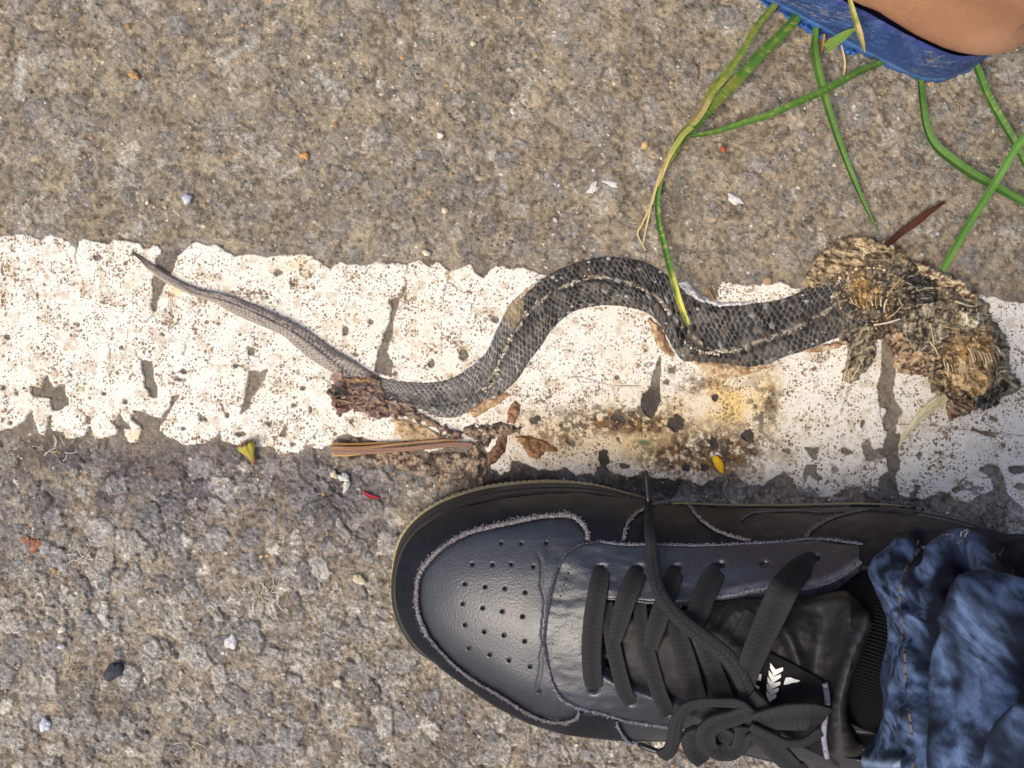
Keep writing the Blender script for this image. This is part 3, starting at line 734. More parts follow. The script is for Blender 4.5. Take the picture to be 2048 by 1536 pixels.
def pulp_h(X, Y, d):
    e = 1 - np.exp(-np.clip(d, 0, None) / 16.0)
    big = fbm(X / 60, Y / 60, 3, 501); rid = ridged(X / 34 + 0.5 * big, Y / 26, 505); fine = fbm(X / 8, Y / 8, 3, 509)
    z = 0.0045 + 0.0030 * big + 0.0028 * rid + 0.0006 * fine
    hump = np.exp(-((X - 1900) / 70.0) ** 2 - ((Y - 640) / 60.0) ** 2) * 0.004
    bowl = -0.003 * np.exp(-((X - 1730) / 45.0) ** 2 - ((Y - 590) / 30.0) ** 2)
    lip = 0.0016 * np.exp(-((d - 7) / 5.0) ** 2)
    rib = 0.0006 * np.sin((X * 0.8 + Y * 0.55) / 2.3 + 2 * big) * np.exp(-((X - 1940) / 55.0) ** 2 - ((Y - 720) / 50.0) ** 2)
    return np.maximum(z + hump + bowl, 0.0015) * e + lip + rib
def pulp_c(X, Y, d):
    n1 = fbm(X / 22, Y / 22, 4, 521); n2 = fbm(X / 6, Y / 6, 3, 525); n3 = fbm(X / 40, Y / 40, 3, 529)
    pal = [(.050, .036, .024), (.150, .105, .062), (.270, .200, .120), (.022, .019, .017), (.44, .37, .26), (.11, .075, .045)]
    c = np.tile(np.array(pal[1]), X.shape + (1,))
    def mixc(w, col):
        nonlocal c
        c = c + (np.array(col) - c) * np.clip(w, 0, 1)[..., None]
    mixc(sstep(0.0, 0.35, n1), pal[2]); mixc(sstep(0.05, 0.40, -n1), pal[0])
    mixc(sstep(0.15, 0.45, fbm(X / 15 + 3, Y / 11, 3, 551)) * .8, (.36, .30, .20)); mixc(sstep(0.2, 0.45, fbm(X / 13, Y / 17, 3, 553)) * .85, (.026, .022, .02)); mixc(sstep(0.25, 0.5, fbm(X / 18, Y / 10, 3, 557)) * .7, (.15, .155, .15))
    mixc(sstep(0.25, 0.8, n2) * 0.6, pal[4]); mixc(sstep(0.15, 0.7, -n2) * 0.75, pal[3])
    B = lambda x, y, a, b: np.exp(-((X - x) / a) ** 2 - ((Y - y) / b) ** 2)
    jit = 0.95 + 0.5 * n2
    mixc(B(1700, 520, 80, 34) * 0.75 * jit, (.27, .185, .105)); mixc(B(1640, 530, 18, 40) * 0.8 * jit, (.48, .40, .27))
    mixc(B(1843, 590, 32, 26) * 1.3 * jit, (.018, .016, .016)); mixc(B(1770, 610, 70, 18) * 0.7 * jit, (.035, .026, .022))
    mixc(B(1722, 575, 16, 22) * 1.1 * jit, (.38, .22, .06)); mixc(B(1745, 600, 36, 16) * 0.7 * jit, (.26, .15, .045))
    mixc(B(1760, 655, 45, 22) * 0.9 * jit, (.040, .022, .014)); mixc(B(1850, 670, 50, 26) * 0.8 * jit, (.060, .058, .052))
    mixc(B(1945, 640, 32, 22) * 0.8 * jit, (.42, .34, .22)); mixc(B(1900, 600, 60, 34) * 0.45 * jit, (.19, .12, .055))
    mixc(B(1945, 715, 46, 42) * 1.15 * jit, (.50, .30, .10)); mixc(B(1950, 770, 40, 22) * 0.9 * jit, (.46, .29, .11)); mixc(B(1900, 735, 26, 36) * 0.7 * jit, (.33, .19, .08))
    mixc(B(2000, 740, 22, 70) * 0.95 * jit, (.075, .066, .048)); mixc(B(1830, 715, 44, 20) * 0.8 * jit, (.24, .125, .080))
    mixc(B(1972, 798, 30, 12) * 1.2 * jit, (.02, .02, .024)); mixc(B(1880, 790, 24, 24) * 0.9 * jit, (.06, .045, .025)); mixc(B(1720, 715, 22, 30) * 0.8 * jit, (.12, .095, .06))
    mixc((1 - sstep(1, 9, d)) * 0.55 * sstep(-0.3, 0.5, n3), (.46, .36, .22))
    mixc(sstep(0.6, 0.8, fbm(X / 4, Y / 4, 2, 533)) * 0.7, (.60, .52, .38)); mixc(sstep(0.45, 0.7, -fbm(X / 3, Y / 3, 2, 537)) * 0.8, (.02, .016, .013))
    return c
patch('crushed_head', pulp, pulp_h, pulp_c, M_flesh, parent=snake, step=1.9, zb=0.0008, jag=(3.2, 541, 9))

# bones and fibres in the crushed part
def arc(px, py, ang, length, bend, z0, z1, n=7):
    t = np.linspace(0, 1, n)
    a = ang + bend * (t - 0.5)
    dx = np.cumsum(np.cos(a)) / n * length; dy = np.cumsum(np.sin(a)) / n * length
    return P(px + dx, py + dy, z0 + (z1 - z0) * np.sin(np.pi * t) + 0.0004)
def pulp_top(x, y):
    x = np.atleast_1d(np.asarray(x, float)); y = np.atleast_1d(np.asarray(y, float))
    return 0.0040 + pulp_h(x, y, np.full(x.shape, 30.0))
def on_pulp(px, py, ang, length, bend, lift=0.0006, n=8):
    t = np.linspace(0, 1, n); a = ang + bend * (t - 0.5)
    x = px + np.cumsum(np.cos(a)) / n * length; y = py + np.cumsum(np.sin(a)) / n * length
    z = pulp_top(x, y)
    z = np.convolve(np.pad(z, 1, mode='edge'), [.25, .5, .25], 'valid') + lift * (0.3 + np.sin(np.pi * t))
    return P(x, y, z)
rr = random.Random(11)
lines = []
for k in range(9): lines.append(on_pulp(1932 + 6.2 * k, 690 + 2.2 * k + rr.uniform(-2, 2), 1.15 + rr.uniform(-.15, .15), rr.uniform(22, 40), 0.5))
for k in range(7): lines.append(on_pulp(1885 + 8 * k, 720 + 4 * k, 1.3 + rr.uniform(-.2, .2), rr.uniform(14, 30), 0.6))
for k in range(8): lines.append(on_pulp(1700 + 11 * k, 592 + 5 * math.sin(k), 1.0 + 0.12 * k, rr.uniform(18, 32), -0.8))
for (x, y, a, l) in ((1770, 600, -0.9, 60), (1768, 640, -0.7, 50), (1740, 650, -0.2, 60), (1800, 560, 0.5, 40), (1860, 640, 1.4, 50), (1856, 680, 1.0, 40), (1700, 722, 1.9, 42), (1716, 715, 1.7, 44), (1730, 712, 2.1, 52), (1695, 735, 1.5, 32), (1880, 650, 0.2, 40), (1868, 700, -0.6, 26), (1905, 600, 0.3, 44), (1990, 690, 1.0, 20)):
    lines.append(on_pulp(x, y, a, l, rr.uniform(-.5, .5), 0.0009))
V, F = tubes(lines, [rr.uniform(0.00022, 0.00046) for _ in lines], 6)
fc = np.array([[.56, .45, .27], [.62, .54, .40], [.40, .27, .13]])
cols = np.vstack([np.repeat(fc[rr.randrange(3)][None], len(l) * 6, 0) for l in lines])
mesh('rib_bones', V, F, M_bone, parent=snake, col=cols)
lines = [P(np.array([1800, 1808, 1816]) + dx, np.array([510, 500, 491]) + dy, np.array([.003, .006, .0075])) for dx, dy in ((0, 4), (10, 6), (18, 7))]
for k in range(90):
    x, y = rr.uniform(1640, 2010), rr.uniform(490, 810)
    if sdf(np.array([x]), np.array([y]), pulp)[0] < 6: continue
    lines.append(on_pulp(x, y, rr.uniform(0, 6.28), rr.uniform(8, 26), rr.uniform(-1.5, 1.5), 0.0008, 6))
V, F = tubes(lines, 0.00016, 4)
mesh('torn_fibres', V, F, M_bone, parent=snake, col=np.vstack([np.repeat(np.array([[.50, .40, .24], [.30, .20, .10], [.08, .06, .04]])[rr.randrange(3)][None], len(l) * 4, 0) for l in lines]), kind='stuff')
pts = crspline([(1680, 556), (1700, 542), (1718, 537), (1759, 537), (1792, 552), (1813, 566)], step=4.2)
pts = np.vstack([pts, crspline([(1855, 690), (1890, 712), (1930, 690), (1975, 660), (1990, 650)], step=7), np.stack([np.random.default_rng(3).uniform(1650, 2000, 60), np.random.default_rng(4).uniform(490, 800, 60)], 1)])
pts = pts[sdf(pts[:, 0], pts[:, 1], pulp) > 8]
V, F = pebbles(P(pts[:, 0], pts[:, 1], pulp_top(pts[:, 0], pts[:, 1]) + 0.0002), rngs.uniform(0.0004, 0.0010, len(pts)), 9)
mesh('bone_fragments', V, F, M_bone, parent=snake, col=np.repeat(np.array([[.62, .53, .36], [.44, .33, .18], [.20, .13, .07], [.10, .08, .06]])[rngs.integers(0, 4, len(pts))], 12, 0), kind='stuff')

# brown and pale skin flaps on the flanks
def flap(name, poly, c1, c2, hgt=0.0016, seed=600, jag=2.0, parent=None, mat_=None, zb=0.0012, edgelift=0.0):
    def hf(X, Y, d):
        return hgt * (1 - np.exp(-np.clip(d, 0, None) / 5.0)) * (0.75 + 0.45 * fbm(X / 9, Y / 9, 3, seed)) + 0.25 * hgt * ridged(X / 12, Y / 7, seed + 3) * sstep(0, 6, d) + edgelift * np.exp(-d / 8.0) * (d > 0)
    def cf(X, Y, d):
        n = sstep(-0.5, 0.6, fbm(X / 11, Y / 8, 4, seed + 5))[..., None]
        c = np.array(c1) * (1 - n) + np.array(c2) * n
        return c * (1 + 0.3 * fbm(X / 3, Y / 3, 2, seed + 7)[..., None])
    return patch(name, poly, hf, cf, mat_ or M_skin_film, parent=parent, step=1.8, zb=zb, jag=(jag, seed + 9, 7))
flap('skin_flap', [(1295, 632), (1306, 640), (1322, 652), (1338, 690), (1352, 712), (1340, 716), (1322, 700), (1312, 690), (1304, 668)], (.24, .13, .065), (.46, .33, .18), seed=610, parent=snake)
flap('skin_flap', [(1372, 712), (1400, 722), (1450, 726), (1500, 732), (1540, 722), (1530, 738), (1500, 748), (1470, 755), (1430, 752), (1405, 740)], (.52, .40, .24), (.34, .20, .10), seed=620, parent=snake)
flap('skin_flap', [(1355, 566), (1372, 560), (1392, 580), (1405, 592), (1440, 604), (1500, 602), (1520, 600), (1490, 612), (1440, 616), (1400, 606), (1370, 588)], (.50, .49, .49), (.66, .65, .66), seed=630, parent=snake, hgt=0.003)
flap('skin_flap', [(1022, 608), (1050, 578), (1092, 550), (1070, 574), (1045, 600), (1024, 634), (1012, 640)], (.40, .31, .18), (.52, .44, .30), seed=640, parent=snake, hgt=0.0026)
flap('skin_flap', [(935, 822), (966, 800), (1010, 785), (1022, 790), (1000, 806), (970, 824), (950, 838)], (.34, .20, .10), (.48, .34, .20), seed=650, parent=snake, hgt=0.0016)
flap('skin_flap', [(1600, 702), (1640, 690), (1672, 682), (1690, 690), (1665, 700), (1630, 706)], (.30, .16, .09), (.50, .40, .28), seed=655, parent=snake)
# overlapping scraps of dried skin and flesh that make up the crushed part
def Z4(*pts): return [(1580 + a / 3.491, 440 + b / 3.491) for a, b in pts]
scraps = [
 (Z4((110, 430), (160, 300), (240, 210), (390, 130), (520, 115), (620, 150), (740, 190), (790, 240), (700, 300), (560, 330), (420, 340), (330, 380), (250, 420), (180, 470)), (.14, .095, .055), (.36, .28, .17), .0052, .0030, 20, 15),
 (Z4((860, 290), (960, 320), (1060, 370), (1130, 400), (1220, 430), (1270, 490), (1310, 540), (1290, 580), (1200, 560), (1100, 480), (1000, 420), (900, 370)), (.20, .11, .065), (.50, .41, .27), .0050, .0030, 30, 9),
 (Z4((440, 400), (540, 370), (700, 380), (760, 440), (720, 560), (640, 640), (560, 660), (490, 600), (450, 500)), (.075, .045, .024), (.34, .21, .08), .0040, .0022, 9, 26),
 (Z4((800, 340), (900, 380), (1000, 440), (1030, 520), (1000, 600), (900, 600), (850, 520), (800, 440)), (.014, .013, .013), (.040, .038, .036), .0072, .0026, 14, 12),
 (Z4((850, 620), (1000, 560), (1180, 560), (1330, 620), (1360, 720), (1260, 790), (1100, 820), (1000, 900), (880, 920), (800, 820), (780, 720)), (.065, .055, .042), (.27, .235, .17), .0068, .0036, 16, 13),
 (Z4((1190, 640), (1320, 650), (1350, 720), (1270, 760), (1180, 720)), (.30, .24, .15), (.58, .51, .38), .0098, .0022, 9, 9),
 (Z4((690, 800), (720, 750), (800, 790), (850, 860), (940, 930), (1040, 950), (1000, 1050), (900, 1080), (800, 1060), (740, 1020), (710, 900)), (.14, .080, .050), (.36, .25, .16), .0056, .0036, 22, 10),
 (Z4((1060, 960), (1200, 860), (1320, 840), (1400, 900), (1410, 1010), (1390, 1150), (1370, 1220), (1280, 1240), (1180, 1180), (1090, 1080)), (.27, .165, .07), (.52, .36, .18), .0058, .0024, 26, 12),
 (Z4((1390, 700), (1440, 730), (1500, 830), (1520, 930), (1540, 1070), (1600, 1140), (1590, 1190), (1500, 1220), (1430, 1150), (1440, 1000), (1420, 850)), (.045, .042, .036), (.16, .145, .11), .0048, .0030, 11, 24),
 (Z4((1280, 1240), (1380, 1200), (1460, 1180), (1440, 1280), (1350, 1310), (1290, 1300)), (.014, .014, .018), (.05, .05, .055), .0070, .0022, 13, 7),
 (Z4((1110, 1250), (1200, 1200), (1280, 1260), (1290, 1310), (1220, 1350), (1110, 1385)), (.050, .030, .020), (.24, .15, .09), .0058, .0026, 12, 12),
 (Z4((430, 800), (500, 720), (590, 750), (590, 930), (560, 1010), (430, 1140), (370, 1120), (400, 960)), (.075, .060, .042), (.30, .25, .17), .0040, .0032, 9, 22),
 (Z4((600, 620), (740, 600), (790, 680), (760, 760), (640, 780), (590, 700)), (.035, .018, .012), (.13, .075, .045), .0048, .0024, 18, 8),
 (Z4((880, 940), (1040, 900), (1100, 960), (1090, 1080), (1120, 1200), (1040, 1220), (980, 1100), (900, 1040)), (.065, .048, .030), (.28, .20, .11), .0052, .0030, 10, 16)]
for i_, (q_, c1_, c2_, zb_, hg_, sx_, sy_) in enumerate(scraps):
    def hf(X, Y, d, i_=i_, hg_=hg_, sx_=sx_, sy_=sy_):
        rd = ridged(X / sx_ + .5 * fbm(X / 20, Y / 20, 2, 571 + i_), Y / sy_, 573 + i_, 3)
        return hg_ * ((1 - np.exp(-np.clip(d, 0, None) / 6)) * (.45 + .35 * fbm(X / 17, Y / 17, 3, 575 + i_)) + .38 * rd * sstep(0, 8, d) + .55 * np.exp(-((d - 4) / 3.5) ** 2)) + .00045 * fbm(X / 4, Y / 4, 2, 577 + i_)
    def cf(X, Y, d, i_=i_, c1_=np.array(c1_), c2_=np.array(c2_), sx_=sx_, sy_=sy_):
        n = sstep(-.28, .38, .7 * fbm(X / sx_ * 1.4, Y / sy_ * 1.4, 4, 579 + i_) + .35 * ridged(X / sx_ + .5 * fbm(X / 20, Y / 20, 2, 571 + i_), Y / sy_, 573 + i_, 3))[..., None]
        c = c1_ + (np.clip(c2_ * 1.2, 0, .65) - c1_) * n
        th_ = .5 + 1.9 * i_; u_ = X * math.cos(th_) + Y * math.sin(th_) + 6 * fbm(X / 25, Y / 25, 2, 585); v_ = -X * math.sin(th_) + Y * math.cos(th_) + 7 * fbm(X / 30, Y / 30, 2, 586)
        fib = fbm(u_ / 26, v_ / 3.6, 3, 583 + i_)
        c = c * (1 + .55 * fib)[..., None]
        c = c + (np.array([.030, .022, .015]) - c) * (sstep(.30, .60, -fib) * .85)[..., None]
        c = c + (np.array([.56, .47, .31]) - c) * (sstep(.40, .70, fib) * .55)[..., None]
        c = c + (np.clip(c2_ * 1.25 + .05, 0, .62) - c) * ((1 - sstep(2, 7, d)) * .6 * sstep(-.4, .3, fbm(X / 12, Y / 12, 2, 587 + i_)))[..., None]
        return c * (1 + .16 * fbm(X / 2.6, Y / 2.6, 2, 591 + i_)[..., None])
    patch('skin_scrap', q_, hf, cf, M_flesh, parent=snake, step=1.7, zb=zb_, jag=(5.0, 593 + i_, 8), down=.0042)

# loose pale scales along the flanks
cs = []
r2 = np.random.default_rng(21)
for k in range(70):
    i = r2.integers(10, len(up_) - 10); side = r2.random() < 0.5
    e = up_[i] if side else lo_[i]; inn = (lo_[i] if side else up_[i])
    q = e + (inn - e) * r2.uniform(0.01, 0.25)
    if q[0] < 940 and r2.random() < .5: continue
    cs.append((q[0], q[1], 0.0022 + 0.0035 * r2.random()))
cs = np.array(cs); VV, FF = [], []
for i, (x, y, z) in enumerate(cs):
    a = r2.uniform(0, 6.28); th = np.linspace(0, 2 * np.pi, 6, endpoint=False); R = r2.uniform(0.0005, 0.0011)
    p = P(x, y, z); tl = r2.normal(0, 0.35, 2)
    ring = np.stack([R * np.cos(th + a), 0.8 * R * np.sin(th + a), R * (tl[0] * np.cos(th) + tl[1] * np.sin(th))], 1)
    v = np.vstack([ring + p, ring * 0.6 + p + [0, 0, 0.00022], ring * 0.9 + p - [0, 0, 0.0002]])
    VV.append(v); b0 = 18 * i; j = np.arange(6); j2 = (j + 1) % 6
    FF.append(np.vstack([np.stack([b0 + j, b0 + j2, b0 + 6 + j2, b0 + 6 + j], 1), np.stack([b0 + 12 + j, b0 + 12 + j2, b0 + j2, b0 + j], 1), [[b0 + 6, b0 + 7, b0 + 8, b0 + 9], [b0 + 9, b0 + 10, b0 + 11, b0 + 6]]]))
mesh('loose_scales', np.vstack(VV), np.vstack(FF), M_scale, parent=snake, col=np.repeat(np.array([[.30, .30, .31], [.22, .22, .22], [.38, .37, .37], [.14, .13, .13]])[r2.integers(0, 4, len(cs))], 18, 0), smooth=False, kind='stuff')

# purple brown torn tissue at the base of the tail
tissue = [(647, 783), (663, 777), (667, 765), (664, 748), (671, 735), (688, 724), (703, 740), (741, 742), (758, 753), (766, 780), (782, 797), (811, 797), (834, 812), (843, 829), (864, 838), (893, 853), (919, 862), (930, 876), (915, 878), (899, 873), (881, 867), (864, 850), (834, 844), (805, 834), (782, 834), (764, 840), (741, 835), (726, 824), (708, 821), (688, 824), (679, 832), (667, 821), (662, 797)]
def tis_h(X, Y, d):
    return (0.0018 + 0.0012 * fbm(X / 20, Y / 20, 3, 701) + 0.0015 * ridged(X / 30, Y / 15, 705) + 0.0005 * fbm(X / 5, Y / 5, 2, 709)) * (1 - np.exp(-np.clip(d, 0, None) / 6.0)) + 0.0018 * np.exp(-((X - 725) / 30) ** 2 - ((Y - 765) / 16) ** 2) - 0.0022 * np.exp(-((X - 712) / 20) ** 2 - ((Y - 770) / 8) ** 2)
def tis_c(X, Y, d):
    n1 = fbm(X / 16, Y / 9, 4, 711)[..., None]; n2 = fbm(X / 5, Y / 4, 3, 715)[..., None]
    c = np.array([.125, .080, .074]) + (np.array([.30, .210, .170]) - np.array([.125, .080, .074])) * sstep(-0.3, 0.6, n1)
    c = c + (np.array([.040, .024, .022]) - c) * sstep(0.1, 0.6, -n2) * 0.8
    c = c + (np.array([.36, .24, .13]) - c) * sstep(0.3, 0.8, n2) * 0.7
    B = lambda x, y, a, b: np.exp(-((X - x) / a) ** 2 - ((Y - y) / b) ** 2)[..., None]
    c = c + (np.array([.022, .016, .018]) - c) * np.clip(B(680, 785, 14, 16) * 1.2 + B(715, 770, 22, 7), 0, 1)
    c = c + (np.array([.13, .055, .028]) - c) * np.clip(B(673, 815, 14, 14), 0, 1)
    c = c + (np.array([.45, .26, .10]) - c) * np.clip(B(720, 760, 24, 4) * 0.8, 0, 1)
    return c
patch('torn_tissue', tissue, tis_h, tis_c, M_flesh, parent=snake, step=1.7, zb=0.0011, jag=(6.0, 721, 9))
lines = []
for k in range(34):
    x, y = rr.uniform(655, 900), 0; y = np.interp(x, [655, 760, 900], [790, 810, 862]) + rr.uniform(-26, 26)
    if sdf(np.array([x]), np.array([y]), tissue)[0] < -3: continue
    lines.append(arc(x, y, rr.uniform(-0.3, 0.9), rr.uniform(14, 40), rr.uniform(-.8, .8), 0.0042, 0.0056))
V, F = tubes(lines, 0.00017, 4)
mesh('torn_fibres', V, F, M_bone, parent=snake, col=np.vstack([np.repeat(np.array([[.36, .22, .10], [.22, .12, .09], [.46, .34, .2]])[rr.randrange(3)][None], len(l) * 4, 0) for l in lines]), kind='stuff')
# ------------------------------------------------------------------ the black leather sneaker
M_leather = mat('black_leather', rough=0.44, spec=0.9, noise=(1200, 0.25), bump=('leather', 1300, 0.22, 0.0005), rough_noise=0.07)
M_side = mat('shaded_black_leather', rough=0.5, spec=0.22, noise=(1200, 0.25), bump=('leather', 1300, 0.18, 0.0005), rough_noise=0.06)  # duller copy of the leather for the sides, with their shade put in
M_tongue = mat('black_tongue_leather', rough=0.55, spec=0.30, noise=(1200, 0.25), bump=('leather', 1600, 0.15, 0.0004), rough_noise=0.05)
M_rubber = mat('black_rubber', rough=0.58, spec=0.4, noise=(900, 0.3), bump=('noise', 1200, 0.2, 0.0003), rough_noise=0.08)
M_tan = mat('tan_rubber', rough=0.75, spec=0.3, noise=(1500, 0.25), bump=('noise', 1500, 0.4, 0.0004))
M_fray = mat('frayed_edge', rough=0.95, spec=0.2, noise=(2500, 0.35))
M_lace = mat('black_lace', rough=0.92, spec=0.12, noise=(2500, 0.3), sheen=0.0)
M_plastic = mat('black_plastic', rough=0.3, spec=0.5, noise=None)
M_cloth = mat('black_knit', rough=0.95, spec=0.15, noise=(1800, 0.3))
M_print = mat('white_print', rough=0.6, spec=0.4, noise=(2000, 0.1))
BLK = np.array([.0120, .0155, .0265])
LACE = np.array([.027, .0275, .030])

sneaker = thing('sneaker', tuple(P(1450, 1250, 0)), 'black leather lace up sneaker with frayed grey seams standing on the road', 'shoe')

contour = np.array([(796, 1181), (798, 1144), (812, 1100), (840, 1064), (892, 1032), (960, 1010), (1021, 1000), (1101, 993), (1181, 993), (1253, 1001), (1317, 1011), (1380, 1017), (1481, 1021), (1601, 1021), (1741, 1018), (1841, 1023), (1922, 1040), (1982, 1064), (2060, 1110), (2120, 1190), (2140, 1290), (2120, 1400), (2060, 1490), (1950, 1550), (1800, 1572), (1690, 1558), (1600, 1535), (1500, 1510), (1420, 1492), (1365, 1481), (1301, 1480), (1241, 1478), (1181, 1472), (1121, 1462), (1061, 1444), (997, 1412), (940, 1374), (884, 1334), (840, 1290), (815, 1254), (801, 1218)], float)
cont_s = crspline(contour, step=7, closed=True)
_x = np.array([780, 820, 900, 1000, 1100, 1200, 1300, 1400, 1500, 1600, 1700, 1800, 1900, 2000, 2150], float)
_zt = np.array([.036, .043, .052, .059, .064, .070, .077, .084, .091, .097, .101, .102, .098, .090, .080])
_rg = np.array([1180, 1184, 1192, 1200, 1212, 1232, 1256, 1272, 1285, 1296, 1300, 1300, 1300, 1295, 1290], float)
_sg = np.array([120, 150, 190, 210, 215, 210, 200, 195, 195, 200, 205, 210, 210, 200, 190], float)
_xf = np.arange(700.0, 2301.0, 10.0); _kern = np.exp(-(np.arange(-12, 13) * 10 / 55.0) ** 2); _kern /= _kern.sum()
def smooth_table(t): return np.convolve(np.pad(np.interp(_xf, _x, t), 12, mode='edge'), _kern, 'valid')
_zt, _rg, _sg = smooth_table(_zt), smooth_table(_rg), smooth_table(_sg)
_Rt = smooth_table(np.array([60, 66, 76, 84, 92, 104, 118, 130, 140, 146, 150, 150, 150, 150, 150.]))
_sh = smooth_table(np.array([.62, .62, .64, .66, .66, .64, .62, .60, .60, .60, .60, .62, .65, .7, .7]))
perf = [(555, 415), (655, 417), (780, 413), (412, 520), (512, 522), (605, 520), (715, 532), (373, 617), (475, 632), (573, 640), (675, 660), (362, 717), (462, 738), (560, 755), (662, 780), (373, 823), (470, 858), (568, 875), (672, 905), (393, 940), (498, 972), (593, 1000), (700, 1032), (745, 1153)]
perf = [(780 + a / 2.494, 920 + b / 2.494) for a, b in perf]
throat = np.array([(1196, 1200), (1240, 1203), (1297, 1207), (1345, 1208), (1424, 1202), (1481, 1193), (1537, 1184), (1593, 1186), (1641, 1178), (1681, 1163), (1721, 1136), (1800, 1128), (1900, 1140), (2010, 1180), (2060, 1290), (2010, 1420), (1900, 1500), (1760, 1520), (1660, 1506), (1560, 1476), (1480, 1448), (1400, 1420), (1340, 1400), (1290, 1385), (1240, 1366), (1200, 1345), (1188, 1275)], float)
def zbase(px, py):
    """Height of the shoe's outer skin under a picture point."""
    px = np.asarray(px, float); py = np.asarray(py, float)
    d = np.clip(sdf(px, py, cont_s), 0, None)
    zt = np.interp(px, _xf, _zt); r = np.interp(px, _xf, _rg); sg = np.interp(px, _xf, _sg)
    R = np.interp(px, _xf, _Rt)
    u = np.clip(d / R, 0, 1)
    side = (1 - (1 - u) ** 2.3) ** (1 / 1.55)
    shoulder = np.interp(px, _xf, _sh)
    crown = np.exp(-((py - r) / sg) ** 2)
    crown = crown * (1 - (1 - np.clip(d / (R * 1.8), 0, 1)) ** 2)
    return 0.030 + (zt - 0.030) * (shoulder * side + (1 - shoulder) * crown)
# sample once on a grid, then look up
_gx = np.arange(770, 2170, 4.0); _gy = np.arange(960, 1600, 4.0)
_GX, _GY = np.meshgrid(_gx, _gy, indexing='ij')
_ZB = zbase(_GX, _GY); _DC = sdf(_GX, _GY, cont_s)
def bil(T, px, py):
    fx = np.clip((np.asarray(px, float) - _gx[0]) / 4, 0, len(_gx) - 1.001); fy = np.clip((np.asarray(py, float) - _gy[0]) / 4, 0, len(_gy) - 1.001)
    i = fx.astype(int); j = fy.astype(int); a = fx - i; b = fy - j
    return (T[i, j] * (1 - a) + T[i + 1, j] * a) * (1 - b) + (T[i, j + 1] * (1 - a) + T[i + 1, j + 1] * a) * b
_wp = P(_GX, _GY, _ZB)
_n = np.cross(np.gradient(_wp, axis=1), np.gradient(_wp, axis=0)); _n /= np.linalg.norm(_n, axis=2)[..., None]
_n *= np.sign(_n[..., 2:3])
def zs(px, py): return bil(_ZB, px, py)
def nrm(px, py):
    v = np.stack([bil(_n[..., k], px, py) for k in range(3)], -1)
    return v / np.linalg.norm(v, axis=-1)[..., None]

# sole: tan outsole under a black foxing
def ringXY(px, py, z): return P(px, py, z)[:, :2]
cw = P(contour[:, 0], contour[:, 1], 0.030)[:, :2]
outer_px = [(781, 1181), (783, 1140), (793, 1085), (822, 1040), (873, 1003), (945, 977), (1013, 965), (1098, 960), (1178, 966), (1250, 984), (1317, 1006)]
ow = cw.copy()
for i, (a, b) in enumerate(outer_px): ow[i] = P(a, b, 0.006)[:2]
cen = cw.mean(0)
for i in range(len(outer_px), len(cw)):
    t = cw[(i + 1) % len(cw)] - cw[i - 1]; nn = np.array([-t[1], t[0]]); nn /= np.linalg.norm(nn)
    if np.dot(nn, cw[i] - cen) < 0: nn = -nn
    ow[i] = cw[i] + nn * (0.0015 if i > 18 else 0.0)
ow[-1] = P(786, 1217, 0.006)[:2]; ow[-2] = P(802, 1256, .006)[:2]; ow[-3] = P(832, 1294, .006)[:2]
owS = crspline(ow, n=1500, closed=True); cwS = crspline(cw, n=1500, closed=True)
dv = cwS - owS
def ring(f, z, dents=0.0):
    p = owS + dv * f
    if dents:
        k = np.arange(len(p)); tn = np.roll(p, -1, 0) - np.roll(p, 1, 0); tn /= np.linalg.norm(tn, axis=1)[:, None] + 1e-12
        nn = np.stack([tn[:, 1], -tn[:, 0]], 1)
        s_ = np.sign((nn * (p - cen)).sum(1))[:, None]
        p = p + nn * s_ * (dents * (np.sin(k / len(p) * 2 * np.pi * 260)))[:, None]
    return np.hstack([p, np.full((len(p), 1), z)])
def stack(name, rings, m, colr, parent, cap=False):
    n = len(rings[0]); V = np.vstack(rings); F = [gridF(len(rings), n, wrap_m=True)]
    if cap:
        V = np.vstack([V, rings[0].mean(0), rings[-1].mean(0)]); j = np.arange(n); j2 = (j + 1) % n; b0 = (len(rings) - 1) * n
        F.append(np.stack([np.full(n, len(V) - 2), j2, j], 1)); F.append(np.stack([np.full(n, len(V) - 1), b0 + j, b0 + j2], 1))
    c = np.tile(colr, (len(V), 1)) * (1 + 0.10 * fbm(V[:, 0] * 300, V[:, 1] * 300, 3, 801)[:, None])
    return mesh(name, V, F, m, parent=parent, col=c)
stack('outsole', [ring(0.30, 0.0006), ring(0.06, 0.0015, 0.00012), ring(0.0, 0.0045, 0.00022), ring(0.02, 0.0075, 0.00022), ring(0.10, 0.0090, 0.0001), ring(0.4, 0.0092)], M_tan, (.37, .30, .17), sneaker, cap=True)
stack('midsole', [ring(0.5, 0.0085), ring(0.20, 0.0088), ring(0.21, 0.0100), ring(0.25, 0.0150), ring(0.30, 0.0205), ring(0.38, 0.0232), ring(0.42, 0.0228), ring(0.45, 0.0240), ring(0.52, 0.0275), ring(0.64, 0.0292), ring(0.80, 0.0296), ring(0.93, 0.0288), ring(1.0, 0.0262), ring(1.06, 0.024)], M_rubber, (.020, .0195, .019), sneaker, cap=True)

